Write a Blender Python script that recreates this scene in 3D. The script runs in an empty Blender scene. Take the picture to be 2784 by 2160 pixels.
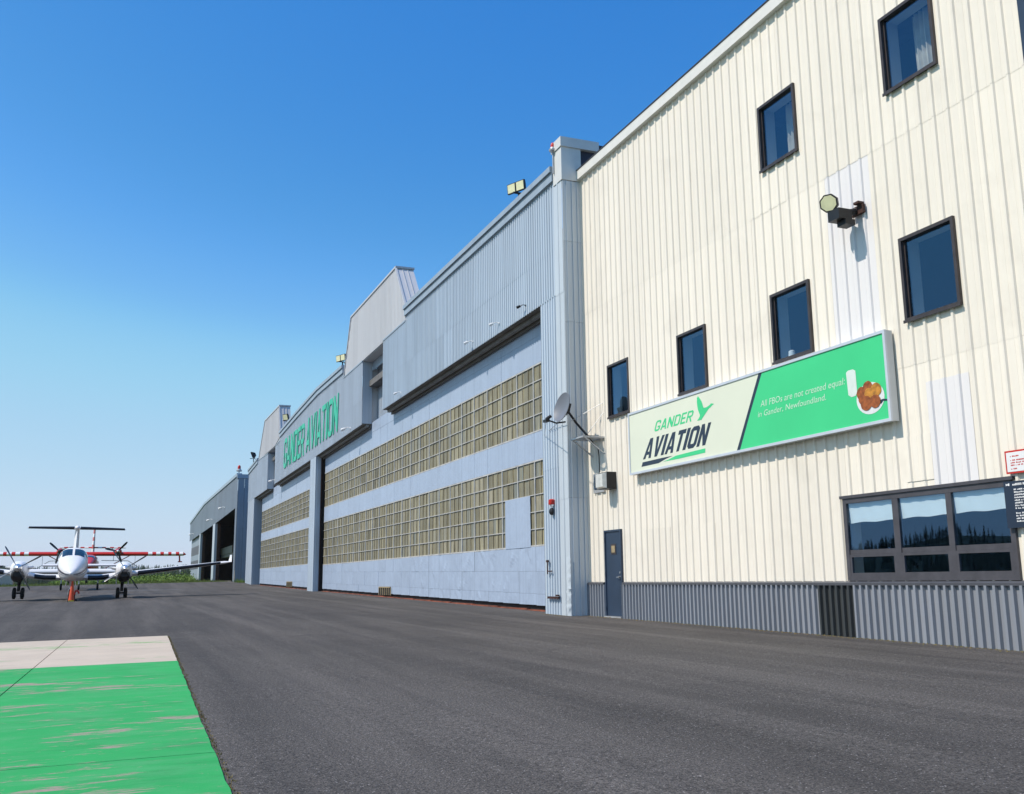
import bpy, bmesh, math, random
from mathutils import Vector, Matrix
from math import radians, sin, cos, pi, tan, atan2, sqrt
random.seed(7)
SC = bpy.context.scene
COL = SC.collection

# ------------------------------------------------------------------ camera
YAW, PITCH, ROLL = radians(21.983), radians(10.558), radians(-0.628)
F = Vector((sin(YAW)*cos(PITCH), cos(YAW)*cos(PITCH), sin(PITCH)))
R0 = Vector((cos(YAW), -sin(YAW), 0)); U0 = R0.cross(F)
RR = R0*cos(ROLL) + U0*sin(ROLL); UU = U0*cos(ROLL) - R0*sin(ROLL)
cam = bpy.data.cameras.new('camera'); cam.sensor_width = 36; cam.sensor_fit = 'HORIZONTAL'
cam.lens = 36*2656.24/2784; cam.clip_start = .1; cam.clip_end = 12000
co = bpy.data.objects.new('camera', cam); COL.objects.link(co)
M3 = Matrix((RR, UU, -F)).transposed()
co.matrix_world = M3.to_4x4()
SC.camera = co

# ------------------------------------------------------------------ sky, sun, exposure
SUN = Vector((-1, .10, 1.30)).normalized()          # towards the sun
ELEV = math.asin(SUN.z); AZ = atan2(SUN.x, SUN.y)
W = bpy.data.worlds.new('World'); SC.world = W; W.use_nodes = True
nt = W.node_tree; nt.nodes.clear()
sky = nt.nodes.new('ShaderNodeTexSky'); sky.sky_type = 'NISHITA'; sky.sun_disc = False
sky.sun_elevation = ELEV; sky.sun_rotation = AZ
sky.air_density = 1.0; sky.dust_density = .3; sky.ozone_density = 1.0; sky.altitude = 150
bg = nt.nodes.new('ShaderNodeBackground'); bg.inputs['Strength'].default_value = .13
wo = nt.nodes.new('ShaderNodeOutputWorld')
def vscale(src, k):
    v = nt.nodes.new('ShaderNodeVectorMath'); v.operation = 'SCALE'; v.inputs['Scale'].default_value = k; nt.links.new(src, v.inputs[0]); return v.outputs[0]
cv = nt.nodes.new('ShaderNodeRGBCurve')              # deep polarised blue of a very clear day, the same all round the dome
for ch, pts in enumerate(([(0, 0), (.12, .030), (.19, .075), (.25, .165), (.32, .31), (.50, .46), (.78, .60), (1, .68)],
                          [(0, 0), (.20, .20), (.30, .305), (.39, .455), (.48, .62), (.62, .67), (.80, .72), (1, .76)],
                          [(0, 0), (.20, .39), (.40, .66), (.52, .75), (.61, .87), (.72, .88), (1, .90)])):
    c_ = cv.mapping.curves[ch]
    while len(c_.points) < len(pts): c_.points.new(.5, .5)
    for p_, (u, w) in zip(c_.points, pts): p_.location = (u, w)
cv.mapping.update()
nt.links.new(vscale(sky.outputs[0], .13), cv.inputs['Color'])
nt.links.new(vscale(cv.outputs[0], 1/.13), bg.inputs['Color']); nt.links.new(bg.outputs[0], wo.inputs['Surface'])
sl = bpy.data.lights.new('sun', 'SUN'); sl.energy = 4.55; sl.angle = radians(.5); sl.color = (1, .91, .80)
so = bpy.data.objects.new('sun', sl); COL.objects.link(so)
so.rotation_euler = SUN.to_track_quat('Z', 'Y').to_euler()
so.location = SUN*50
vs = SC.view_settings; vs.view_transform = 'Standard'; vs.look = 'None'; vs.exposure = 0.0; vs.gamma = 1; vs.use_curve_mapping = False

# ------------------------------------------------------------------ helpers
def wloc(o):
    v = Vector((0, 0, 0))
    while o is not None:
        v += o.location; o = o.parent
    return v

def tag(o, label=None, cat=None, group=None, kind=None):
    if label: o['label'] = label
    if cat: o['category'] = cat
    if group: o['group'] = group
    if kind: o['kind'] = kind
    return o

def empty(name, loc, label=None, cat=None, group=None, parent=None):
    o = bpy.data.objects.new(name, None); o.empty_display_size = .3
    COL.objects.link(o); o.location = Vector(loc) - (wloc(parent) if parent else Vector((0, 0, 0)))
    if parent: o.parent = parent
    return tag(o, label, cat, group)

class MB:
    def __init__(s): s.v = []; s.f = []; s.m = []
    def add(s, vs, fs, m=0):
        n = len(s.v); s.v += [tuple(p) for p in vs]; s.f += [tuple(i+n for i in f) for f in fs]; s.m += [m]*len(fs); return s
    def box(s, x0, x1, y0, y1, z0, z1, m=0):
        x0, x1 = min(x0, x1), max(x0, x1); y0, y1 = min(y0, y1), max(y0, y1); z0, z1 = min(z0, z1), max(z0, z1)
        vs = [(x0,y0,z0),(x1,y0,z0),(x1,y1,z0),(x0,y1,z0),(x0,y0,z1),(x1,y0,z1),(x1,y1,z1),(x0,y1,z1)]
        return s.add(vs, [(0,3,2,1),(4,5,6,7),(0,1,5,4),(1,2,6,5),(2,3,7,6),(3,0,4,7)], m)
    def obox(s, c, hx, hy, hz, M, m=0):
        c = Vector(c); vs = [c + M @ Vector((a*hx, b*hy, d*hz)) for d in (-1,1) for a, b in ((-1,-1),(1,-1),(1,1),(-1,1))]
        return s.add(vs, [(0,3,2,1),(4,5,6,7),(0,1,5,4),(1,2,6,5),(2,3,7,6),(3,0,4,7)], m)
    def beam(s, p, q, w, h=None, m=0):
        p = Vector(p); q = Vector(q); d = q-p; L = d.length; h = h or w
        M = d.to_track_quat('Z', 'Y').to_matrix()
        return s.obox((p+q)/2, w/2, h/2, L/2, M, m)
    def cyl(s, p, q, r0, r1=None, n=12, m=0, caps=True):
        p = Vector(p); q = Vector(q); r1 = r0 if r1 is None else r1
        M = (q-p).to_track_quat('Z', 'Y').to_matrix(); vs = []
        for c, r in ((p, r0), (q, r1)):
            for i in range(n):
                a = 2*pi*i/n; vs.append(c + M @ Vector((r*cos(a), r*sin(a), 0)))
        fs = [(i, (i+1) % n, n+(i+1) % n, n+i) for i in range(n)]
        if caps: fs += [tuple(range(n-1, -1, -1)), tuple(range(n, 2*n))]
        return s.add(vs, fs, m)
    def lathe(s, o, d, prof, n=16, m=0):          # prof: list of (dist along d, radius)
        o = Vector(o); d = Vector(d).normalized(); M = d.to_track_quat('Z', 'Y').to_matrix(); vs = []
        for t, r in prof:
            for i in range(n):
                a = 2*pi*i/n; vs.append(o + d*t + M @ Vector((r*cos(a), r*sin(a), 0)))
        fs = []
        for k in range(len(prof)-1):
            for i in range(n): fs.append((k*n+i, k*n+(i+1) % n, (k+1)*n+(i+1) % n, (k+1)*n+i))
        fs += [tuple(range(n-1, -1, -1)), tuple(range((len(prof)-1)*n, len(prof)*n))]
        return s.add(vs, fs, m)
    def tube(s, pts, r, n=8, m=0):
        for a, b in zip(pts, pts[1:]): s.cyl(a, b, r, r, n, m)
        return s
    def loops(s, L, m=0, caps=True, closed=True):
        n = len(L[0]); vs = [p for l in L for p in l]; fs = []
        for k in range(len(L)-1):
            for i in range(n if closed else n-1): fs.append((k*n+i, k*n+(i+1) % n, (k+1)*n+(i+1) % n, (k+1)*n+i))
        if caps: fs += [tuple(range(n-1, -1, -1)), tuple(range((len(L)-1)*n, len(L)*n))]
        return s.add(vs, fs, m)
    def prismx(s, poly, x0, x1, m=0):             # polygon of (y,z), extruded along X
        n = len(poly); vs = [(x0, y, z) for y, z in poly] + [(x1, y, z) for y, z in poly]
        fs = [tuple(range(n)), tuple(range(2*n-1, n-1, -1))] + [(i, n+i, n+(i+1) % n, (i+1) % n) for i in range(n)]
        return s.add(vs, fs, m)
    def flatx(s, poly, x, m=0):
        return s.add([(x, y, z) for y, z in poly], [tuple(range(len(poly)))], m)
    def build(s, name, mat, parent=None, smooth=False, origin=None, tri=False, recalc=True):
        me = bpy.data.meshes.new(name)
        if origin is None:
            if parent is None and s.v:
                xs = [p[0] for p in s.v]; ys = [p[1] for p in s.v]; zs = [p[2] for p in s.v]
                origin = Vector(((min(xs)+max(xs))/2, (min(ys)+max(ys))/2, min(zs)))
            else: origin = wloc(parent) if parent else Vector((0, 0, 0))
        origin = Vector(origin); pw = wloc(parent) if parent else Vector((0, 0, 0))
        me.from_pydata([tuple(Vector(p)-origin) for p in s.v], [], s.f)
        mats = mat if isinstance(mat, (list, tuple)) else [mat]
        for x in mats: me.materials.append(x)
        if len(mats) > 1: me.polygons.foreach_set('material_index', s.m)
        if recalc or tri:
            bm = bmesh.new(); bm.from_mesh(me)
            if recalc: bmesh.ops.recalc_face_normals(bm, faces=bm.faces)
            if tri: bmesh.ops.triangulate(bm, faces=[f for f in bm.faces if len(f.verts) > 4])
            bm.to_mesh(me); bm.free()
        if smooth:
            me.polygons.foreach_set('use_smooth', [True]*len(me.polygons))
            try: me.set_sharp_from_angle(angle=radians(38))
            except Exception: pass
        me.update()
        o = bpy.data.objects.new(name, me); COL.objects.link(o)
        o.location = origin - pw
        if parent: o.parent = parent
        return o

def inst(src, parent, loc, rot=None):
    c = src.copy(); COL.objects.link(c); c.parent = parent; c.location = Vector(loc)-wloc(parent) if parent else Vector(loc)
    if rot: c.rotation_euler = rot
    return c

# ------------------------------------------------------------------ materials
def srgb(r, g, b):
    f = lambda c: (c/12.92 if c <= .04045 else ((c+.055)/1.055)**2.4)
    return tuple(f(x/255) for x in (r, g, b)) + (1,)

class NT:
    def __init__(s, name):
        s.mat = bpy.data.materials.new(name); s.mat.use_nodes = True; s.t = s.mat.node_tree; s.n = s.t.nodes
        s.n.clear(); s.out = s.n.new('ShaderNodeOutputMaterial'); s.b = s.n.new('ShaderNodeBsdfPrincipled'); s.t.links.new(s.b.outputs[0], s.out.inputs[0])
    def new(s, k, **kw):
        x = s.n.new(k)
        for a, v in kw.items(): setattr(x, a, v)
        return x
    def link(s, a, b): s.t.links.new(a, b)
    def pos(s, scale=(1, 1, 1)):
        g = s.new('ShaderNodeNewGeometry'); m = s.new('ShaderNodeMapping'); m.inputs['Scale'].default_value = scale
        s.link(g.outputs['Position'], m.inputs['Vector']); return m.outputs[0]
    def noise(s, scale=(1, 1, 1), sc=1., det=4, rough=.55, dist=0.):
        x = s.new('ShaderNodeTexNoise'); x.inputs['Scale'].default_value = sc; x.inputs['Detail'].default_value = det
        x.inputs['Roughness'].default_value = rough; x.inputs['Distortion'].default_value = dist
        s.link(s.pos(scale), x.inputs['Vector']); return x.outputs[0]
    def ramp(s, fac, stops):
        r = s.new('ShaderNodeValToRGB'); e = r.color_ramp.elements
        while len(e) < len(stops): e.new(.5)
        for k, (p, c) in enumerate(stops):
            e[k].position = p; e[k].color = c if len(c) == 4 else (*c, 1)
        s.link(fac, r.inputs[0]); return r.outputs[0]
    def mix(s, fac, a, b, mode='MIX'):
        m = s.new('ShaderNodeMix', data_type='RGBA', blend_type=mode)
        for v, i in ((fac, 0), (a, 6), (b, 7)):
            if hasattr(v, 'links'): s.link(v, m.inputs[i])
            else: m.inputs[i].default_value = v if i == 0 else (v if len(v) == 4 else (*v, 1))
        return m.outputs[2]
    def math(s, op, a, b=0., clamp=False):
        m = s.new('ShaderNodeMath', operation=op, use_clamp=clamp)
        for v, i in ((a, 0), (b, 1)):
            if hasattr(v, 'links'): s.link(v, m.inputs[i])
            else: m.inputs[i].default_value = v
        return m.outputs[0]
    def bump(s, h, strength=.2, dist=.02):
        b = s.new('ShaderNodeBump'); b.inputs['Strength'].default_value = strength; b.inputs['Distance'].default_value = dist
        s.link(h, b.inputs['Height']); s.link(b.outputs[0], s.b.inputs['Normal']); return b
    def set(s, rough=.5, metal=0., spec=.5, color=None):
        s.b.inputs['Roughness'].default_value = rough; s.b.inputs['Metallic'].default_value = metal
        s.b.inputs['Specular IOR Level'].default_value = spec
        if color is not None:
            if hasattr(color, 'links'): s.link(color, s.b.inputs['Base Color'])
            else: s.b.inputs['Base Color'].default_value = color if len(color) == 4 else (*color, 1)
        return s.mat

def plain(name, c, rough=.5, metal=0., var=.12, sc=3., spec=.4):
    t = NT(name); c = c if len(c) == 4 else (*c, 1)
    n = t.noise(sc=sc, det=5); d = tuple(x*(1-var) for x in c[:3]); l = tuple(min(1, x*(1+var*.6)) for x in c[:3])
    return t.set(rough, metal, spec, t.ramp(n, [(.3, d), (.7, l)]))

def sheet(name, c, rough=.42, streak=.10, dirt=.25, rust=0., island=.06, dents=.15, dirtc=(.25, .22, .18), spec=.4, patch=0.):
    """painted sheet metal: tone differs from sheet to sheet, vertical streaks, dirt blotches, soft dents"""
    t = NT(name)
    oi = t.new('ShaderNodeObjectInfo')
    base = t.mix(oi.outputs['Random'], tuple(x*(1-island) for x in c), tuple(min(1, x*(1+island)) for x in c))
    st = t.noise((9, 9, .16), 1., 5, .6)
    base = t.mix(t.math('MULTIPLY', t.math('SUBTRACT', st, .42, True), streak*5, True), base, tuple(x*.62 for x in c))
    bl = t.noise((.6, .6, .6), 1.3, 7, .62, .6)
    base = t.mix(t.math('MULTIPLY', t.math('SUBTRACT', bl, .55, True), dirt*4, True), base, tuple(x*.5+y*.5 for x, y in zip(c, dirtc)))
    if patch:
        pn = t.noise((.35, .35, .22), 1., 3, .5)
        base = t.mix(t.math('MULTIPLY', t.math('SUBTRACT', pn, .5, True), patch*6, True), base, tuple(min(1, x*1.25) for x in c))
    if rust:
        rn = t.noise((7, 7, .7), 1., 6, .7)
        base = t.mix(t.math('MULTIPLY', t.math('SUBTRACT', rn, .66, True), rust*9, True), base, (.30, .17, .07))
    dn = t.noise((1, 1, .7), 1.6, 3, .5)
    t.bump(dn, dents, .06)
    return t.set(rough, 0., spec, base)

M = {}
M['cream'] = sheet('cream_cladding', (.855, .795, .69), .42, .12, .34, .42, .035, .20)
M['white_clad'] = sheet('white_cladding', (.80, .775, .765), .38, .05, .08, .06, .02, .10)
M['wain'] = sheet('blue_grey_wainscot', (.265, .285, .32), .40, .16, .4, .0, .06, .12, (.3, .28, .26))
M['wain_dark'] = sheet('charcoal_wainscot', (.045, .05, .052), .5, .12, .3, .0, .05, .15, (.2, .2, .18))
M['hang'] = sheet('pale_blue_siding', (.49, .57, .655), .36, .30, .22, .05, .05, .12, (.3, .33, .36))
M['hangB'] = sheet('slate_blue_siding', (.48, .54, .61), .40, .26, .25, .03, .05, .12, (.22, .25, .28))
M['hangF'] = sheet('weathered_slate_siding', (.26, .31, .365), .45, .25, .4, .05, .06, .12, (.12, .15, .18), patch=.3)
M['tower'] = sheet('bare_galvanised_siding', (.56, .565, .58), .34, .12, .2, .04, .05, .10, (.4, .4, .42))
M['door'] = sheet('pale_blue_door_sheet', (.375, .455, .585), .38, .20, .38, .10, .04, .6, (.3, .34, .4))
M['pier'] = sheet('pale_blue_pier_sheet', (.54, .60, .65), .34, .16, .2, .04, .04, .35, (.3, .33, .36))
M['fascia_b'] = plain('blue_grey_trim', (.33, .40, .47), .4, 0, .12)
M['fascia_c'] = plain('off_white_trim', (.74, .73, .68), .4, 0, .06)
M['cap'] = plain('pale_grey_cap', (.66, .67, .65), .42, 0, .06)
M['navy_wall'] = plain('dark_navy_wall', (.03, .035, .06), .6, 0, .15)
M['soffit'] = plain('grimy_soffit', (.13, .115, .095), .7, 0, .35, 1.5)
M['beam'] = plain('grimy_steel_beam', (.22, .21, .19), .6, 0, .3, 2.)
M['dark'] = plain('painted_gap_shade', (.018, .016, .016), .8, 0, .3)  # near-black colour paints in the shade of gaps and openings
M['rustdark'] = plain('rusty_dark_steel', (.06, .025, .018), .7, 0, .5, 4)
M['frame'] = plain('dark_bronze_frame', (.055, .045, .045), .38, .0, .25, 6)
M['frame_g'] = plain('charcoal_window_frame', (.075, .072, .082), .40, .0, .2, 6)
M['trim_d'] = plain('charcoal_flashing', (.075, .078, .09), .4, 0, .15)
M['navy'] = plain('navy_paint', (.028, .048, .085), .38, 0, .12)
M['steel'] = plain('brushed_steel', (.55, .55, .55), .35, .8, .1)
M['galv'] = plain('galvanised_steel', (.5, .51, .52), .4, .4, .2, 8)
M['alum'] = plain('aluminium_trim', (.66, .69, .74), .32, .3, .06)
M['mull'] = plain('white_glazing_bar', (.50, .495, .48), .5, 0, .25)
M['mullb'] = plain('rusty_glazing_bar', (.30, .25, .17), .6, 0, .35, 5)
M['orange'] = plain('orange_red_rail', (.26, .075, .04), .7, 0, .75, 1.6)
M['black'] = plain('black_paint', (.015, .015, .017), .45, 0, .25, 5)
M['rubber'] = plain('rubber', (.012, .012, .013), .75, 0, .3, 8)
M['white'] = plain('white_paint', (.80, .80, .80), .28, 0, .04)
M['wgloss'] = plain('white_aircraft_paint', (.84, .83, .83), .28, 0, .03)
M['redair'] = plain('red_aircraft_paint', (.58, .035, .02), .28, 0, .08)
M['prop'] = plain('propeller_black', (.025, .027, .032), .35, 0, .2)
M['propg'] = plain('propeller_grey', (.12, .13, .15), .35, .2, .2)
M['chrome'] = plain('polished_spinner', (.80, .80, .80), .22, .7, .03)
M['boot'] = plain('black_deice_boot', (.012, .012, .016), .35, 0, .25)
M['stripe'] = plain('dark_stripe', (.04, .035, .06), .35)
M['cone'] = plain('orange_cone', (.64, .075, .02), .5, 0, .12)
M['yellow'] = plain('yellow_paint', (.65, .48, .03), .5)
M['redp'] = plain('red_plastic', (.55, .03, .02), .35)
M['dish'] = plain('grey_dish', (.17, .185, .215), .42, 0, .06)
M['signgreen'] = plain('sign_green', (.055, .62, .24), .30, 0, .05, .9)
M['signcream'] = plain('sign_cream', (.74, .77, .62), .30, 0, .04, .9)
M['signnavy'] = plain('sign_navy', (.022, .035, .062), .32, 0, .08)
M['signpale'] = plain('sign_pale_print', (.55, .80, .60), .35, 0, .05)
M['lettergreen'] = plain('letter_green', (.03, .50, .30), .4, 0, .08, 2)
M['milk'] = plain('milk_print', (.70, .78, .72), .3, 0, .08, 6)
M['plate'] = plain('plate_print', (.74, .76, .76), .3, 0, .06, 6)
M['dough'] = plain('dough_print', (.34, .095, .02), .35, 0, .5, 12)
M['dough2'] = plain('golden_dough_print', (.55, .24, .03), .35, 0, .5, 12)
M['lens'] = plain('sunlit_lamp_lens', (.86, .84, .52), .2, .0, .1, 9)  # pale yellow diffuse colour stands in for sun caught in the reflector
M['lensw'] = plain('frosted_lens', (.62, .62, .58), .25, 0, .18, 9)
M['blind'] = plain('white_blind', (.82, .85, .84), .6, 0, .04)
M['curtain'] = plain('curtain_cloth', (.60, .55, .48), .8, 0, .2)
M['reveal'] = plain('interior_reveal', (.50, .53, .54), .7, 0, .05)
M['room'] = plain('interior_wall', (.035, .04, .045), .8, 0, .2)
M['roof'] = plain('roof_gravel', (.16, .16, .16), .9, 0, .3)
M['tan'] = plain('rusty_tan_frame', (.36, .28, .16), .6, 0, .4)

def glass(name, tint=(.62, .72, .78), k=1.0, rough=0.0):
    t = NT(name); t.n.remove(t.b)
    lw = t.new('ShaderNodeLayerWeight'); lw.inputs[0].default_value = .5
    fz = t.math('POWER', lw.outputs['Facing'], 5.)
    g = t.new('ShaderNodeBsdfGlossy'); g.inputs['Roughness'].default_value = rough; g.inputs['Color'].default_value = (.32, .62, 1, 1)
    tr = t.new('ShaderNodeBsdfTransparent'); tr.inputs['Color'].default_value = (*tint, 1)
    mx = t.new('ShaderNodeMixShader'); f2 = t.math('MULTIPLY', t.math('ADD', t.math('MULTIPLY', fz, .92), .08), k, True)
    t.link(f2, mx.inputs[0]); t.link(tr.outputs[0], mx.inputs[1]); t.link(g.outputs[0], mx.inputs[2]); t.link(mx.outputs[0], t.out.inputs[0])
    return t.mat
M['glass'] = glass('window_glass', (.84, .92, .95), 1.9)
def dark_glass():
    t = NT('cockpit_glass'); return t.set(.06, 0, .6, (.012, .03, .05))
M['cockpit'] = dark_glass()

def pane_mat():
    t = NT('yellowed_fibreglass_pane'); oi = t.new('ShaderNodeObjectInfo'); ge = t.new('ShaderNodeNewGeometry')
    rnd = t.math('FRACT', t.math('ADD', oi.outputs['Random'], ge.outputs['Random Per Island']))
    base = t.ramp(rnd, [(0, (.14, .125, .08)), (.12, (.225, .205, .135)), (.8, (.275, .25, .17)), (.93, (.36, .33, .24)), (1, (.20, .22, .20))])
    s = t.noise((1, 5.5, .35), 1., 4, .6, .3)
    base = t.mix(t.math('MULTIPLY', t.math('SUBTRACT', s, .48, True), 5., True), base, (.40, .365, .23))
    s2 = t.noise((1, 9, .5), 1.3, 4, .6)
    base = t.mix(t.math('MULTIPLY', t.math('SUBTRACT', s2, .52, True), 6., True), base, (.10, .09, .06))
    n3 = t.noise((1, 1, 1), 1.1, 4, .6)
    base = t.mix(t.math('MULTIPLY', t.math('SUBTRACT', n3, .5, True), 3.5, True), base, (.21, .21, .17))
    t.bump(t.noise((1, 6, .4), 2., 2), .25, .03)
    return t.set(.45, 0, .25, base)
M['pane'] = pane_mat()

def asphalt():
    t = NT('asphalt')
    n1 = t.noise((1, 1, 1), .22, 6, .6, .4)
    base = t.ramp(n1, [(.3, (.058, .0525, .0485)), (.7, (.088, .079, .072))])
    st = t.noise((1.15, .055, 1), 1.0, 7, .62, .25)                   # paver drag along the apron
    base = t.mix(t.math('MULTIPLY', t.math('SUBTRACT', st, .42, True), 3.0, True), base, (.132, .119, .109))
    st2 = t.noise((2.6, .11, 1), 1.0, 6, .65, .3)
    base = t.mix(t.math('MULTIPLY', t.math('SUBTRACT', st2, .47, True), 2.0, True), base, (.046, .0425, .042))
    st3 = t.noise((.8, 1.6, 1), 1.0, 6, .6, .5)
    base = t.mix(t.math('MULTIPLY', t.math('SUBTRACT', st3, .53, True), 2.2, True), base, (.105, .096, .090))
    oil = t.noise((1, 1, 1), .55, 4, .5, 1.0)
    base = t.mix(t.math('MULTIPLY', t.math('SUBTRACT', oil, .66, True), 5., True), base, (.032, .031, .033))
    v = t.new('ShaderNodeTexVoronoi'); v.inputs['Scale'].default_value = 70; v.inputs['Randomness'].default_value = 1
    t.link(t.pos(), v.inputs['Vector'])
    sp = t.new('ShaderNodeSeparateColor'); t.link(v.outputs['Color'], sp.inputs[0])
    spk = t.math('GREATER_THAN', sp.outputs[0], .95); near = t.math('LESS_THAN', v.outputs['Distance'], .40)
    base = t.mix(t.math('MULTIPLY', t.math('MULTIPLY', spk, near), .7), base, (.36, .34, .33))
    gr = t.noise((1, 1, 1), 42, 5, .8)
    base = t.mix(.85, base, t.ramp(gr, [(.36, (.15, .15, .15)), (.64, (1.85, 1.85, 1.85))]), 'MULTIPLY')
    t.bump(t.math('ADD', gr, v.outputs['Distance']), .7, .014)
    return t.set(.82, 0, .25, base)
M['asphalt'] = asphalt()

def slabmat(name, paint, under, wear, cov):
    t = NT(name)
    n = t.noise((1, 1, 1), 1.2, 5, .6); n2 = t.noise((1.3, 5.2, 1), 1.4, 10, .72, .15); fine = t.noise((1, 1, 1), 40, 3, .6)
    c = t.mix(n, tuple(x*.80 for x in paint), tuple(x*1.15 for x in paint))
    fd = t.noise((.8, 1.6, 1), 2.2, 6, .65, .4)                       # sun-bleached patches
    c = t.mix(t.math('MULTIPLY', t.math('SUBTRACT', fd, .45, True), 1.6, True), c, tuple(min(1, x*.75+.10) for x in paint))
    u = t.mix(fine, tuple(x*.70 for x in under), tuple(x*1.2 for x in under))
    big = t.noise((.30, .45, 1), 1.5, 3)
    thr = t.math('MULTIPLY', t.math('SUBTRACT', t.math('ADD', n2, t.math('MULTIPLY', big, .55)), cov), 14., True)
    base = t.mix(thr, c, u)
    chip = t.noise((3, 8, 1), 3.0, 5, .7)
    base = t.mix(t.math('MULTIPLY', t.math('SUBTRACT', chip, .665, True), 30., True), base, u)
    dk = t.noise((.7, 2.2, 1), 1.7, 6, .65)
    base = t.mix(t.math('MULTIPLY', t.math('SUBTRACT', dk, .56, True), 2.5, True), base, tuple(x*.50 for x in paint))
    sc = t.noise((.12, 14, 1), 1.0, 4, .6, .1)                         # long dragged scratches
    base = t.mix(t.math('MULTIPLY', t.math('SUBTRACT', sc, .70, True), 9., True), base, tuple(x*.9 for x in under))
    t.bump(t.math('ADD', fine, t.math('MULTIPLY', thr, -.6)), .35, .006)
    return t.set(.78, 0, .2, base)
M['slabg'] = slabmat('worn_green_paint', (.030, .35, .095), (.35, .27, .235), .5, .85)
M['slabw'] = slabmat('worn_white_paint', (.53, .45, .365), (.20, .38, .15), .5, .885)
M['grassg'] = None

def grass_ground():
    t = NT('grass_ground'); n = t.noise((1, 1, 1), .35, 8, .65)
    return t.set(.9, 0, .2, t.ramp(n, [(.3, (.050, .085, .018)), (.55, (.09, .14, .028)), (.75, (.16, .17, .05))]))
M['grassg'] = grass_ground()
def leaf(name, c1, c2, c3):
    t = NT(name); g = t.new('ShaderNodeNewGeometry')
    col = t.ramp(g.outputs['Random Per Island'], [(0, c1), (.55, c2), (1, c3)])
    n = t.noise((1, 1, 1), .25, 3); col = t.mix(t.math('MULTIPLY', t.math('SUBTRACT', n, .45, True), 2, True), col, c3)
    t.b.inputs['Subsurface Weight'].default_value = 0
    return t.set(.7, 0, .25, col)
M['leaf'] = leaf('shrub_leaf', (.06, .12, .018), (.13, .22, .035), (.21, .29, .06))
M['blade'] = leaf('grass_blade', (.06, .10, .02), (.10, .16, .03), (.20, .21, .07))
M['spruce'] = leaf('spruce_needles', (.018, .035, .016), (.028, .055, .022), (.045, .075, .028))
M['weed'] = leaf('dry_weed', (.10, .07, .03), (.20, .14, .05), (.12, .13, .03))
M['hill'] = plain('hill_forest', (.03, .05, .025), .9, 0, .4, .02)
M['paintline'] = plain('faded_pale_line', (.20, .22, .24), .7, 0, .3, 1.2)

# ------------------------------------------------------------------ ground
AY = [(-300, -1.1), (0, -1.06), (10, -1.04), (23, -.96), (57, -.62), (86, -.29), (97, .08), (112, .14), (160, .3), (400, .5), (6000, 1.0)]
def ga(Y):
    if Y <= AY[0][0]: return AY[0][1]
    for (a, za), (b, zb) in zip(AY, AY[1:]):
        if Y <= b: return za + (zb-za)*(Y-a)/(b-a)
    return AY[-1][1]
def g(X, Y): return ga(Y) - .013*(11-min(11, max(-40, X)))
def grid(name, xs, ys, dz, mat, kind='structure'):
    b = MB(); n = len(ys)
    b.v = [(x, y, g(x, y)+dz) for x in xs for y in ys]
    b.f = [(i*n+j, (i+1)*n+j, (i+1)*n+j+1, i*n+j+1) for i in range(len(xs)-1) for j in range(n-1)]; b.m = [0]*len(b.f)
    o = b.build(name, mat, None, origin=(0, 0, 0), recalc=False); return tag(o, kind=kind)
xs = [-6000, -2500, -1000, -400, -150, -80, -40, -20, 0, 11, 30, 60, 150, 400, 1000, 2500, 6000]
ys = [-6000, -2000, -800, -300, -100, 0, 10, 23, 57, 86, 97, 112, 160, 250, 400, 900, 2000, 4000, 6500]
ground = grid('ground', xs, ys, -.04, M['grassg'])
axs = [-160, -40, -12, -6, -3, -1, 0, 1.5, 3, 5, 7, 9, 11, 14, 40]
ays = [-120, -20, 0, 4, 7, 10, 16, 23, 40, 57, 70, 86, 92, 97]
apron = grid('apron', axs, ays, 0, M['asphalt'])
# ragged edge of the apron where grass starts is covered by the grass strip further down

# painted concrete pad in the left foreground (slabs with recessed joints)
pad = empty('painted_concrete_pad', (0, 14, g(0, 14)), 'green painted concrete pad with a pale end strip, set into the apron', 'concrete pad')
def padx(Y): return .69 + (1.12-.69)*(Y-6.06)/(22.12-6.06)
def slab(y0, y1, xl, mat, xr=None, jl=.007):
    b = MB(); N = max(2, int((y1-y0)/.25)); top = []; edge = []
    for k in range(N+1):
        y = y0 + jl + (y1-y0-2*jl)*k/N
        xr_ = (padx(y) + random.uniform(-.007, .007)) if xr is None else xr(y)-jl
        x0 = xl(y)+jl
        top.append((x0, y)); edge.append((xr_, y))
    vs = []
    for (a, y), (c, _) in zip(top, edge):
        for x in (a, c): vs.append((x, y, g(x, y)+.014)); vs.append((x, y, g(x, y)-.05))
    fs = []
    for k in range(N):
        i = 4*k; fs += [(i, i+2, i+6, i+4), (i, i+4, i+5, i+1), (i+2, i+3, i+7, i+6)]
    fs += [(0, 1, 3, 2), (4*N, 4*N+2, 4*N+3, 4*N+1)]
    b.add(vs, fs); return b.build('slab', mat, pad)
dpx = lambda Y: padx(Y)-padx(14)
JX = lambda Y: -1.0+dpx(Y); JX2 = lambda Y: -5.4+dpx(Y); JX3 = lambda Y: -9.8+dpx(Y)
for xl, xr in ((JX, None), (JX2, JX), (JX3, JX2)):
    slab(15.56, 22.1, xl, M['slabw'], xr); slab(7.42, 15.56, xl, M['slabg'], xr); slab(-.8, 7.42, xl, M['slabg'], xr)
jb = MB(); jb.v = [(x+dpx(y), y, g(x, y)+.002) for y in (-.8, 7.4, 15.5, 22.1) for x in (-9.8, .85)]
jb.f = [(2*k, 2*k+1, 2*k+3, 2*k+2) for k in range(3)]; jb.m = [0]*3
jb.build('joint_filler', M['rubber'], pad, recalc=False)
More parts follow.
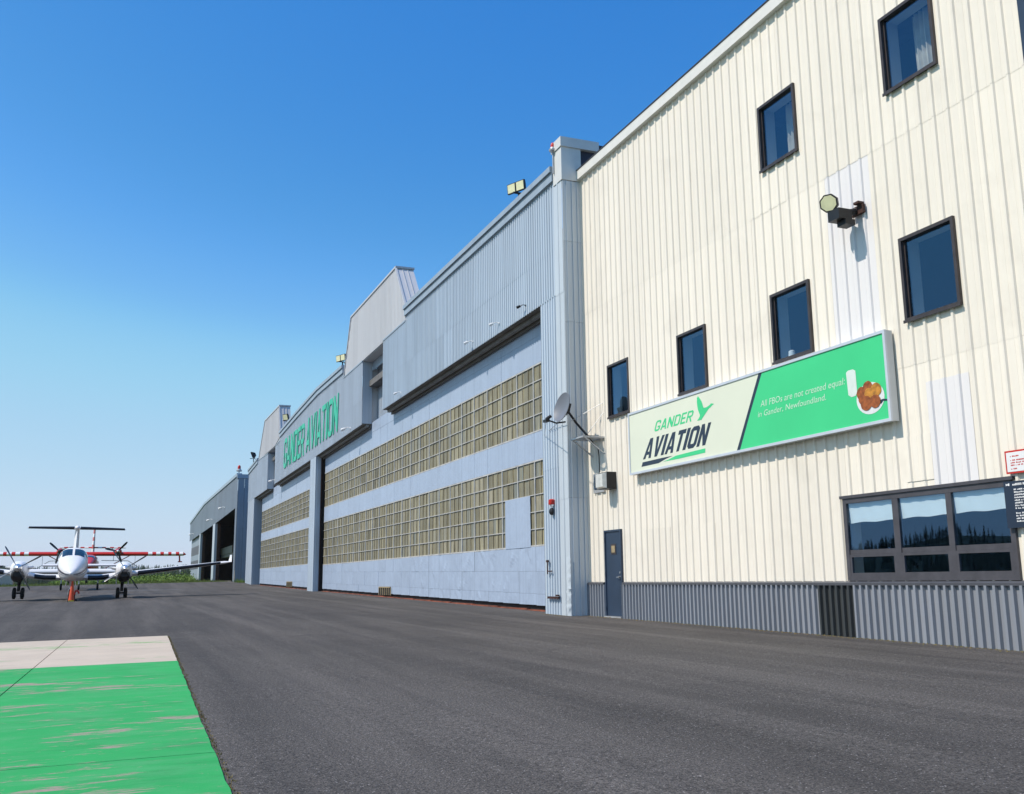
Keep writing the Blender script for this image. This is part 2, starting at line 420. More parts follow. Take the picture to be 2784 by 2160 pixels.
# dry weeds along its ragged right edge and in the near joint
wb = MB()
def tuft(b, x, y, z, h, n, spread, w=.006):
    for _ in range(n):
        a = random.uniform(0, 2*pi); d = random.uniform(0, spread); px, py = x+cos(a)*d, y+sin(a)*d
        lx, ly = random.gauss(0, h*.45), random.gauss(0, h*.45); hh = h*random.uniform(.5, 1.1); a2 = random.uniform(0, pi)
        b.add([(px-w*cos(a2), py-w*sin(a2), z), (px+w*cos(a2), py+w*sin(a2), z), (px+lx, py+ly, z+hh)], [(0, 1, 2)])
y = 5.2
while y < 22:
    x = padx(y)+.012
    tuft(wb, x+random.gauss(.010, .010), y, g(x, y), random.uniform(.006, .022), random.randint(2, 6), .022, .004)
    y += random.uniform(.015, .05)
for k in range(90):
    x = random.uniform(-1, .7); tuft(wb, x, 7.42, g(x, 7.4), .012, 2, .006, .003)
tag(wb.build('pad_edge_weeds', M['weed'], None, recalc=False), 'dry brown weeds in the crack along the green pad edge', 'weeds', kind='stuff')
# faded pale line on the apron
lb = MB(); lb.v = [(x, y, g(x, y)+.005) for x, y in ((-1.2, 77.3), (1.2, 76.9), (6.2, 76.0), (6.2, 76.35), (1.2, 77.4), (-1.2, 77.6))]; lb.f = [(0, 1, 4, 5), (1, 2, 3, 4)]; lb.m = [0, 0]
tag(lb.build('faded_line_marking', M['paintline'], None, recalc=False), kind='structure')

# ------------------------------------------------------------------ cladding generator
def clad(name, parent, mat, X, y0, y1, zb, zt, openings, prof, pitch, phase, pw, matfn=None, jitter=.0015):
    """vertical ribbed sheets on the plane X; one object for each sheet. prof: [(t, dx)] over one pitch"""
    ZB = zb if callable(zb) else (lambda y: zb); ZT = zt if callable(zt) else (lambda y: zt)
    edges = [y0]; k = math.ceil((y0-phase)/pw+1e-6)
    while phase+k*pw < y1-1e-4:
        if phase+k*pw > y0+1e-4: edges.append(phase+k*pw)
        k += 1
    edges.append(y1); out = []
    def dx(y):
        t = ((y-phase) % pitch)
        for (a, da), (b, db) in zip(prof, prof[1:]):
            if a <= t <= b: return da + (db-da)*(t-a)/(b-a) if b > a else db
        return prof[-1][1]
    for ya, yb in zip(edges, edges[1:]):
        cuts = {round(ya, 5), round(yb, 5)}
        k = int((ya-phase)//pitch)
        while phase+k*pitch < yb:
            for t, _ in prof:
                y = phase+k*pitch+t
                if ya < y < yb: cuts.add(round(y, 5))
            k += 1
        for oy0, oy1, _, _ in openings:
            for y in (oy0, oy1):
                if ya < y < yb: cuts.add(round(y, 5))
        cs = sorted(cuts); b = MB(); jx = random.uniform(-jitter, jitter)
        for a, c in zip(cs, cs[1:]):
            if c-a < 1e-4: continue
            mid = (a+c)/2
            ivs = [(None, None)]; sp = [(ZB, ZT)]
            oz = sorted((o[2], o[3]) for o in openings if o[0] <= mid <= o[1])
            segs = []; 
            lo_a, lo_c = ZB(a), ZB(c); hi_a, hi_c = ZT(a), ZT(c)
            for z0, z1 in oz:
                if z1 <= min(lo_a, lo_c) or z0 >= max(hi_a, hi_c): continue
                if z0 > min(lo_a, lo_c)+1e-4: segs.append((lo_a, lo_c, z0, z0))
                lo_a = lo_c = z1
            if min(hi_a, hi_c) > max(lo_a, lo_c): segs.append((lo_a, lo_c, hi_a, hi_c))
            xa, xc = X+dx(a+1e-6)+jx, X+dx(c-1e-6)+jx
            for la, lc, ha, hc in segs:
                b.add([(xa, a, la), (xc, c, lc), (xc, c, hc), (xa, a, ha)], [(0, 1, 2, 3)])
        if b.v:
            m = matfn((ya+yb)/2) if matfn else mat
            par = list(range(len(b.f))); seen = {}
            def root(i):
                while par[i] != i: i = par[i]
                return i
            for i, f in enumerate(b.f):
                for k_ in f:
                    key = tuple(round(q, 3) for q in b.v[k_])
                    if key in seen: par[root(i)] = root(seen[key])
                    else: seen[key] = i
            groups = {}
            for i in range(len(b.f)): groups.setdefault(root(i), []).append(i)
            for fs_ in groups.values():
                b2 = MB()
                for i in fs_: b2.add([b.v[k_] for k_ in b.f[i]], [(0, 1, 2, 3)])
                out.append(b2.build(name, m, parent, recalc=False))
    return out

CREAM_P = [(0, 0), (.006, -.004), (.012, 0), (.146, 0), (.163, -.030), (.203, -.030), (.220, 0), (.28, 0)]
WAIN_P = [(0, 0), (.078, 0), (.092, -.052), (.136, -.052), (.15, 0)]
HANG_P = [(0, 0), (.075, 0), (.085, -.028), (.145, -.028), (.155, 0), (.17, 0)]
TOW_P = [(0, 0), (.17, 0), (.185, -.02), (.215, -.02), (.23, 0)]
PIER_P = [(0, 0), (.24, 0), (.255, -.022), (.30, -.022), (.315, 0), (.34, 0)]

# ------------------------------------------------------------------ cream office building
WX = 11.6
OB = empty('office_building', (17, 16, -1.0), 'cream ribbed metal office building with dark windows and blue-grey base', 'building')
YR, YL = 9.10, 23.40
WIN = [(10.62, 11.76, 7.92, 9.31), (14.05, 15.19, 7.94, 9.32), (10.60, 11.73, 3.98, 5.38), (14.00, 15.15, 4.01, 5.38), (17.46, 18.61, 4.01, 5.39), (20.91, 22.03, 4.02, 5.40)]
GWIN = (10.06, 13.51, -.09, 1.29)
DOOR = (21.55, 22.44, -1.2, 1.19)
LOUV = (22.36, 22.98, 2.18, 2.68)
OPEN = WIN + [GWIN, DOOR, LOUV]
PH = 12.30; PWD = 1.12
def creamfn(lo):
    def f(y):
        if lo == 1 and 12.3 < y < 13.42: return M['white_clad']
        return M['cream']
    return f
# lower sheets, upper sheets (lapping over them)
clad('cladding_sheet', OB, M['cream'], WX, YR, YL, -.13, 3.30, OPEN, CREAM_P, .28, PH, PWD)
clad('cladding_sheet', OB, M['cream'], WX-.0025, YR, YL, 3.27, 7.14, OPEN, CREAM_P, .28, PH, PWD, creamfn(1))
clad('cladding_sheet', OB, M['cream'], WX-.005, YR, YL, 7.10, 11.05, OPEN, CREAM_P, .28, PH, PWD, creamfn(2))
# repair sheets lapped over the lower wall
clad('repair_sheet', OB, M['white_clad'], WX-.007, 10.62, 11.46, 1.31, 2.95, [], CREAM_P, .28, PH, 2.)
clad('repair_sheet', OB, M['cream'], WX-.008, 11.46, 12.02, 1.44, 2.16, [], CREAM_P, .28, PH, 2.)
clad('repair_sheet', OB, M['cream'], WX-.006, 17.48, 18.64, -.12, 1.12, [], CREAM_P, .28, PH, 2.)
clad('repair_sheet', OB, M['cream'], WX-.006, 19.22, 20.35, -.12, 1.12, [], CREAM_P, .28, PH, 2.)
# wainscot of narrower ribs
wopen = [DOOR]
clad('base_sheet', OB, M['wain'], WX-.045, YR, YL-.02, -1.25, -.16, wopen, WAIN_P, .15, 13.36, .90, lambda y: M['wain_dark'] if 13.36 < y < 14.26 else M['wain'], .003)
b = MB()
for a, c in ((YR, 21.50), (22.49, YL-.02)): b.add([(WX+.03, a, -.085), (WX-.06, a, -.105), (WX-.095, a, -.125), (WX-.095, a, -.165), (WX+.03, a, -.165), (WX+.03, c, -.085), (WX-.06, c, -.105), (WX-.095, c, -.125), (WX-.095, c, -.165), (WX+.03, c, -.165)],
    [(0, 1, 6, 5), (1, 2, 7, 6), (2, 3, 8, 7), (3, 4, 9, 8), (0, 4, 3, 2, 1), (5, 6, 7, 8, 9)])
b.build('base_flashing', M['trim_d'], OB)
MB().box(WX-.13, WX+.1, YR-.12, YL+.02, 11.04, 11.30).build('roof_fascia', M['fascia_c'], OB)
MB().box(WX-.145, WX+.1, YR-.13, YL+.015, 11.303, 11.33).build('roof_edge', M['frame'], OB)
MB().box(WX-.05, WX+.12, YR-.12, YR-.003, -1.2, 11.03).build('corner_trim', M['navy'], OB)
MB().box(WX+.12, WX+12, YR-.06, YR-.02, -1.2, 11.03).build('side_wall', M['cream'], OB)
MB().box(WX+11.9, WX+12, YR, YL, -1.2, 11.03).build('rear_wall', M['cream'], OB)
MB().box(WX+.105, WX+12, YR-.1, YL, 11.06, 11.30).build('roof', M['roof'], OB)
b = MB()
b.box(WX+.12, WX+11.8, YR+.02, YL-.02, 3.0, 3.2); b.box(WX+.12, WX+11.8, YR+.02, YL-.02, 6.9, 7.1)
b.box(WX+3.2, WX+3.35, YR+.02, YL-.02, -1.1, 2.99); b.box(WX+3.2, WX+3.35, YR+.02, YL-.02, 3.21, 6.89); b.box(WX+3.2, WX+3.35, YR+.02, YL-.02, 7.11, 11.0)
b.build('interior_wall', M['room'], OB)
for k, (a, c, z0, z1) in enumerate(WIN):
    fx0, fx1 = WX-.055, WX+.10; t = .055
    b = MB(); b.box(fx0, fx1, a, a+t, z0, z1).box(fx0, fx1, c-t, c, z0, z1).box(fx0+.001, fx1, a+t, c-t, z1-t, z1).box(fx0+.001, fx1, a+t, c-t, z0, z0+t)
    b.box(fx0-.02, fx0-.0005, a-.012, c+.012, z0-.02, z0+.028)       # drip sill
    b.box(WX+.0, WX+.07, a+t, a+t+.03, z0+t, z1-t).box(WX+.0, WX+.07, c-t-.03, c-t, z0+t, z1-t)
    fr = b.build('window', M['frame'], OB)
    MB().flatx([(a+t+.028, z0+t-.002), (c-t-.028, z0+t-.002), (c-t-.028, z1-t+.002), (a+t+.028, z1-t+.002)], WX+.012).build('pane', M['glass'], fr, recalc=False)
    b = MB(); d = WX+.36; i = .02
    b.add([(fx1, a+i, z0+i), (d, a+i, z0+i), (d, a+i, z1-i), (fx1, a+i, z1-i), (fx1, c-i, z0+i), (d, c-i, z0+i), (d, c-i, z1-i), (fx1, c-i, z1-i)], [(0, 1, 2, 3), (4, 7, 6, 5), (0, 4, 5, 1), (3, 2, 6, 7)])
    b.build('reveal', M['reveal'], fr, recalc=False)
    if k < 2:                                                       # drawn-back curtain
        b = MB(); N = 26; pts = []
        for q in range(N+1):
            u = q/N; yy = a+.42*(c-a)+.30*u*(c-a); xx = WX+.42+.035*sin(u*22)
            pts.append((xx, yy, u))
        L0 = [(x, y, z0-.1) for x, y, u in pts]; L1 = [(x, y+.02, z0+.62*(z1-z0)+.10*sin(u*3)) for x, y, u in pts]; L2 = [(x+.01, y+.03, z1) for x, y, u in pts]
        b.loops([L0, L1, L2], caps=False, closed=False); b.build('curtain', M['curtain'], fr, smooth=True, recalc=False)
# ground floor window group
a, c, z0, z1 = GWIN; fx0, fx1 = WX-.045, WX+.03
gw = MB(); t = .085
gw.box(fx0, fx1, a, a+t, z0, z1).box(fx0, fx1, c-t, c, z0, z1).box(fx0+.001, fx1, a+t, c-t, z1-t, z1).box(fx0+.001, fx1, a+t, c-t, z0, z0+t)
m1, m2 = (12.23, 12.36), (11.14, 11.25)
gw.box(fx0+.004, fx1, *m1, z0+t, z1-t).box(fx0+.004, fx1, *m2, z0+t, z1-t)
fr = gw.build('window', M['frame_g'], OB)
MB().prismx([(a-.05, z1-.0), (c+.05, z1-.0), (c+.05, z1+.05), (a-.05, z1+.05)], fx0-.02, fx0+.07).build('head_flashing', M['frame_g'], fr)
bays = [(m1[1], c-t), (m2[1], m1[0]), (a+t, m2[0])]
TZ0, TZ1 = .345, .42
for ya, yb in bays:
    s = MB(); s.box(fx0+.02, fx1-.01, ya, yb, TZ0, TZ1)
    q = .045; za, zb = z0+t, TZ0
    s.box(fx0+.005, fx1-.03, ya, ya+q, za, zb-.001).box(fx0+.005, fx1-.03, yb-q, yb, za, zb-.001).box(fx0+.006, fx1-.03, ya+q, yb-q, zb-q, zb-.002).box(fx0+.006, fx1-.03, ya+q, yb-q, za, za+q)
    s.build('sash', M['frame_g'], fr)
    MB().flatx([(ya-.002, TZ1-.002), (yb+.002, TZ1-.002), (yb+.002, z1-t+.002), (ya-.002, z1-t+.002)], WX-.018).build('pane', M['glass'], fr, recalc=False)
    MB().flatx([(ya+q-.002, za+q-.002), (yb-q+.002, za+q-.002), (yb-q+.002, zb-q+.002), (ya+q-.002, zb-q+.002)], WX-.02).build('pane', M['glass'], fr, recalc=False)
    bl = MB(); N = 14; zt_, zb_ = z1-.02, .90-.02*((yb-11)/2)
    L = [[(WX+.012+.006*sin(k*1.7+j)+.006*j, ya-.02+(yb-ya+.04)*k/N, zt_+(zb_-zt_)*j/3+.008*sin(k*.8)*(j == 3)) for k in range(N+1)] for j in range(4)]
    bl.loops(L, caps=False, closed=False); bl.build('blind', M['blind'], fr, smooth=True, recalc=False)
rv = MB(); d = WX+.30; i = .02
rv.add([(fx1, a+i, z0+i), (d, a+i, z0+i), (d, a+i, z1-i), (fx1, a+i, z1-i), (fx1, c-i, z0+i), (d, c-i, z0+i), (d, c-i, z1-i), (fx1, c-i, z1-i)], [(0, 1, 2, 3), (4, 7, 6, 5), (0, 4, 5, 1), (3, 2, 6, 7)])
rv.build('reveal', M['reveal'], fr, recalc=False)
# steel door
a, c, z0, z1 = 21.55, 22.44, g(11.6, 22)+.03, 1.19
dr = MB().box(WX-.035, WX+.015, a+.045, c-.045, z0+.01, z1-.045).build('door', M['navy'], OB)
MB().box(WX-.06, WX+.06, a, a+.045, z0, z1).box(WX-.06, WX+.06, c-.045, c, z0, z1).box(WX-.059, WX+.06, a+.045, c-.045, z1-.045, z1).build('door_frame', M['navy'], dr)
MB().box(WX-.045, WX-.036, 21.84, 22.11, .58, .84).build('window_trim', M['frame'], dr)
MB().box(WX-.052, WX-.046, 21.885, 22.065, .625, .795).build('pane', M['tan'], dr)
hb = MB(); hb.cyl((WX-.035, 21.66, .02), (WX-.10, 21.66, .02), .028, .02, 12); hb.cyl((WX-.085, 21.66, .02), (WX-.085, 21.78, .015), .011, .011, 8); hb.cyl((WX-.035, 21.66, .13), (WX-.05, 21.66, .13), .026, .026, 12)
hb.build('handle', M['steel'], dr, smooth=True)
hb = MB()
for z in (-.75, .1, .95): hb.cyl((WX-.064, 22.405, z-.05), (WX-.064, 22.405, z+.05), .012, .012, 8)
hb.build('hinge', M['navy'], dr)
MB().box(WX-.11, WX+.05, a+.01, c-.01, z0-.12, z0+.004).build('threshold', M['galv'], dr)

db = MB(); rr = random.Random(5)
for k in range(900):
    y_ = rr.uniform(9.2, 25); x_ = 11.50-abs(rr.gauss(0, .10)) if y_ < 23.4 else 10.98-abs(rr.gauss(0, .10)); s_ = rr.uniform(.004, .016); z_ = g(x_, y_)
    a_ = rr.uniform(0, 6.3); P = [(x_+s_*cos(a_+q*2.09), y_+s_*sin(a_+q*2.09), z_) for q in range(3)]+[(x_, y_, z_+s_*.9)]
    db.add(P, [(0, 1, 3), (1, 2, 3), (2, 0, 3)])
tag(db.build('wall_foot_grit', M['weed'], None, recalc=False), 'brown grit and pebbles along the foot of the wall', 'grit', kind='stuff')

# ------------------------------------------------------------------ hangar
XP = 11.06; DX = 11.60
def lerp(T):
    def f(y):
        if y <= T[0][0]: return T[0][1]
        for (a, za), (b, zb) in zip(T, T[1:]):
            if y <= b: return za+(zb-za)*(y-a)/(b-a)
        return T[-1][1]
    return f
HB = empty('hangar_building', (16, 58, -.62), 'long pale blue steel hangar with glazed doors and green rooftop lettering', 'hangar')
bot = lerp([(24, 7.80), (43.3, 7.72), (60, 7.50), (76, 7.36), (92, 7.16)])
top = lerp([(23, 11.44), (39.5, 11.46), (39.51, 10.98), (43.5, 10.98), (47.3, 10.88), (51.85, 10.88), (51.86, 11.45), (60.5, 11.55), (73.9, 10.93), (73.91, 10.42), (76.9, 10.25), (80.2, 10.22), (80.21, 10.2), (86.0, 10.3), (86.01, 10.35), (92.2, 10.0)])
cut = lambda f, d: (lambda y: f(y)+d)
# header A, B, C in two sheet courses
def header(y0, y1, mat, seam, pw=1.02):
    s = lambda y: seam
    clad('siding_sheet', HB, mat, XP, y0, y1, bot, cut(lambda y: min(seam, top(y)), .02), [], HANG_P, .17, y0, pw)
    clad('siding_sheet', HB, mat, XP-.004, y0, y1, lambda y: seam, top, [], HANG_P, .17, y0, pw)
header(23.92, 43.33, M['hang'], 9.13)
header(47.45, 76.2, M['hangB'], 8.9)
header(80.2, 92.2, M['hangB'], 8.6)
# fascias (two stepped trims)
def fascia(y0, y1, n=1):
    b = MB(); b2 = MB(); ys_ = [y0+(y1-y0)*k/n for k in range(n+1)]
    for a, c in zip(ys_, ys_[1:]):
        za, zc = top(a+.02), top(c-.02)
        def pr(bb, x0, x1, l, h):
            bb.add([(x0, a, za+l), (x1, a, za+l), (x1, a, za+h), (x0, a, za+h), (x0, c, zc+l), (x1, c, zc+l), (x1, c, zc+h), (x0, c, zc+h)], [(0, 1, 2, 3), (4, 7, 6, 5), (0, 4, 5, 1), (1, 5, 6, 2), (2, 6, 7, 3), (3, 7, 4, 0)])
        pr(b, XP-.10, XP+.3, -.27, -.005); pr(b2, XP-.16, XP+.3, .0, .17)
    b.build('fascia', M['fascia_b'], HB); b2.build('roof_edge', M['fascia_b'], HB)
fascia(23.95, 39.5, 1); fascia(51.86, 73.9, 3); fascia(86.01, 92.25, 1)
# thin cap strips along the lowered header tops beside the slots
for y0, y1 in ((39.5, 43.33), (47.45, 51.86), (73.9, 76.2), (80.2, 86.0)):
    b = MB(); za, zc = top(y0+.02), top(y1-.02)
    b.add([(XP-.05, y0, za-.02), (XP+.25, y0, za-.02), (XP+.25, y0, za+.05), (XP-.05, y0, za+.05), (XP-.05, y1, zc-.02), (XP+.25, y1, zc-.02), (XP+.25, y1, zc+.05), (XP-.05, y1, zc+.05)], [(0, 1, 2, 3), (4, 7, 6, 5), (0, 4, 5, 1), (1, 5, 6, 2), (2, 6, 7, 3), (3, 7, 4, 0)])
    b.build('cap_strip', M['fascia_b'], HB)
# ends of the header boxes beside the tail slots, soffits and door tracks
def seg(y0, y1):
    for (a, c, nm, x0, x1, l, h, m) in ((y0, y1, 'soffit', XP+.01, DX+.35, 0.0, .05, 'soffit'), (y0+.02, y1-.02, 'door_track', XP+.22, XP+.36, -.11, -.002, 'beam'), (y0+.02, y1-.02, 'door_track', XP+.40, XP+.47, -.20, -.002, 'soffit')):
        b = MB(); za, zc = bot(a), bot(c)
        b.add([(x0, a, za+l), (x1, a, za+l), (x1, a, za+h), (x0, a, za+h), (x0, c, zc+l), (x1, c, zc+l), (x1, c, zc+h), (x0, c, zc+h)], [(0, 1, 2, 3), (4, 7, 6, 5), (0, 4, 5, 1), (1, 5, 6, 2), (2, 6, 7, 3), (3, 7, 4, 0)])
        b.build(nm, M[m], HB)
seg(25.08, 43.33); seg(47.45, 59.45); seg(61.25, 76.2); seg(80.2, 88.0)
for y, d in ((43.33, -1), (47.45, 1), (76.2, -1), (80.2, 1)):
    MB().box(XP+.012, XP+.50, y, y+.04*d, bot(y)+.052, top(y)-.025).build('slot_side', M['hangB'] if y > 45 else M['hang'], HB)
    MB().box(XP+.505, XP+.82, y+.10*d, y+.14*d, bot(y)-.2, top(y)-.3).build('slot_side', M['tower'], HB)
for y0, y1 in ((43.0, 47.9), (75.9, 80.6)):
    clad('slot_sheet', HB, M['hangB'], DX+.32, y0, y1, 6.9, 11.0, [], HANG_P, .17, y0, 1.02)
    MB().box(XP+.50, XP+.54, y0+.36, y1-.48, top(y0+.5)-.55, top(y0+.5)+.1).build('slot_lintel', M['fascia_b'], HB)
# raised tail-door housings
def tower(yb0, yt0, yt1, yb1, zr, zl, zt, mat):
    poly = [(yb0, zr), (yt0, zt), (yt1, zt), (yb1, zl)]
    x0, x1 = XP-.02, XP+.78
    t_ = MB(); lo = lerp([(yb0, zr), (yt0, zr), (yt1, zl), (yb1, zl)])
    base = lerp([(yb0, zr-.6), (yb1, zl-.02)])
    up = lerp([(yb0, zr), (yt0, zt), (yt1, zt), (yb1, zl+.05)])
    body = MB().prismx([(yb0, zr-.5), (yb0+.02, zr), (yt0+.02, zt), (yt1-.02, zt), (yb1-.02, zl), (yb1-.02, zl-.05), (yt1, zl-.03), (yt0, zl)], x0+.03, x1).build('tail_door_housing', mat, HB)
    zlow = lerp([(yb0, zr-.5), (yt0+2, zl+.03), (yb1, zl)])
    clad('housing_sheet', body, mat, x0, yb0, yb1, zlow, up, [], TOW_P, .23, yb0, 1.15)
    e = MB(); e.beam((x0-.02, yb0, zr), (x0-.02, yt0, zt), .09, .06); e.beam((x0-.02, yt1, zt), (x0-.02, yb1, zl), .07, .06); e.box(x0-.05, x1+.04, yt0-.05, yt1+.05, zt+.002, zt+.09)
    e.build('housing_trim', M['tower'], body)
    for k in range(1, 3):
        u = k/3; e = MB(); e.beam((x0+.05+.70*u, yb0-.005, zr), (x0+.05+.70*u, yt0-.005, zt), .03, .02); e.build('seam_rib', mat, body)
tower(39.3, 41.13, 50.24, 51.72, 11.5, 10.90, 13.86, M['tower'])
tower(73.95, 74.8, 82.6, 85.75, 11.25, 10.32, 13.20, M['tower'])

# corner pier towards the office building
PX = 11.03
clad('pier_sheet', HB, M['pier'], PX, 23.42, 23.98, -1.2, 2.12, [], PIER_P, .34, 23.42, 3)
clad('pier_sheet', HB, M['pier'], PX-.004, 23.42, 23.98, 2.08, 7.79, [], PIER_P, .34, 23.42, 3)
clad('pier_sheet', HB, M['pier'], PX-.008, 23.42, 23.98, 7.75, 11.0, [], PIER_P, .34, 23.42, 3)
clad('jamb_sheet', HB, M['hang'], XP, 23.98, 25.08, -1.2, 3.0, [], HANG_P, .17, 23.98, 3)
clad('jamb_sheet', HB, M['hang'], XP-.004, 23.98, 25.08, 2.97, 7.82, [], HANG_P, .17, 23.98, 3)
ps = MB()
for z0, z1, o_ in ((-1.2, 2.1, 0), (2.105, 6.9, .004), (6.905, 9.2, .008), (9.205, 10.98, .012)):
    ps = MB(); ps.box(PX-.0, WX+.05, 23.395-o_, 23.419, z0, z1)
    for x in (11.13, 11.30, 11.46): ps.box(x, x+.028, 23.37-o_, 23.3945-o_, z0, z1)
    ps.build('pier_side_sheet', M['pier'], HB)
MB().box(XP-.001, DX+.6, 25.04, 25.079, -1.2, 7.74).build('pier_reveal', M['pier'], HB)
MB().box(PX-.03, PX+.58, 23.36, 23.93, 11.0, 11.98).build('pier_cap', M['cap'], HB)
MB().box(PX-.06, PX+1.15, 23.32, 23.98, 11.983, 12.27).build('pier_coping', M['cap'], HB)
MB().box(PX+.585, PX+14, 23.45, 23.9, 10.0, 11.975).build('end_wall', M['navy_wall'], HB)
MB().box(PX+1.155, PX+14, 23.40, 23.95, 11.976, 12.22).build('end_coping', M['navy_wall'], HB)
MB().box(WX+.06, PX+14, 23.45, 23.8, -1.2, 9.99).build('end_wall', M['hang'], HB)
# crumpled foot of the pier edge
cb = MB(); N = 22; L = []
for k in range(N+1):
    z = -.95+1.5*k/N; w = .05+.03*sin(k*2.3)+.02*sin(k*5.1); L.append([(PX-.014-.035*abs(sin(k*1.9))*(1-k/N), 23.40+.16+w*.6, z), (PX-.03-.05*abs(sin(k*1.3+1))*(1-k/N), 23.44+.04*sin(k*1.7), z), (PX-.004, 23.375+.012*sin(k*2.9), z)])
cb.loops(L, caps=False, closed=False); cb.build('crumpled_edge', M['pier'], HB, smooth=True, recalc=False)
# mid and end piers under the header
def pier(y0, y1, xin, mat):
    z0 = g(11, y0)-.3
    clad('pier_sheet', HB, mat, XP-.002, y0, y1, z0, bot(y0)+.0, [], PIER_P, .34, y0, 3)
    b = MB(); b.box(XP-.001, xin, y0-.03, y0, z0, bot(y0)-.01)
    for x in (XP+.12, XP+.24): b.box(x, x+.025, y0-.05, y0-.0305, z0, bot(y0)-.012)
    b.build('pier_side_sheet', mat, HB)
    MB().box(xin+.002, DX+.5, y0-.02, y0+.2, z0, bot(y0)-.02).build('pier_gap_shade', M['dark'], HB)  # solid near-black block stands in for the shaded recess by the door
    MB().box(xin-.015, xin+.045, y0-.075, y0-.055, z0, bot(y0)-.1).build('guide_rail', M['rustdark'], HB)
pier(59.5, 61.22, XP+.34, M['hang'])
pier(88.0, 92.2, XP+.78, M['hangB'])
MB().box(XP, XP+26, 92.0, 92.19, -.8, 9.9).build('end_wall', M['hangB'], HB)
MB().box(XP+.35, XP+26, 23.95, 92.0, 9.6, 9.9).build('roof', M['roof'], HB)
MB().box(XP+25.8, XP+26, 24, 92, -1.2, 9.55).build('rear_wall', M['hang'], HB)

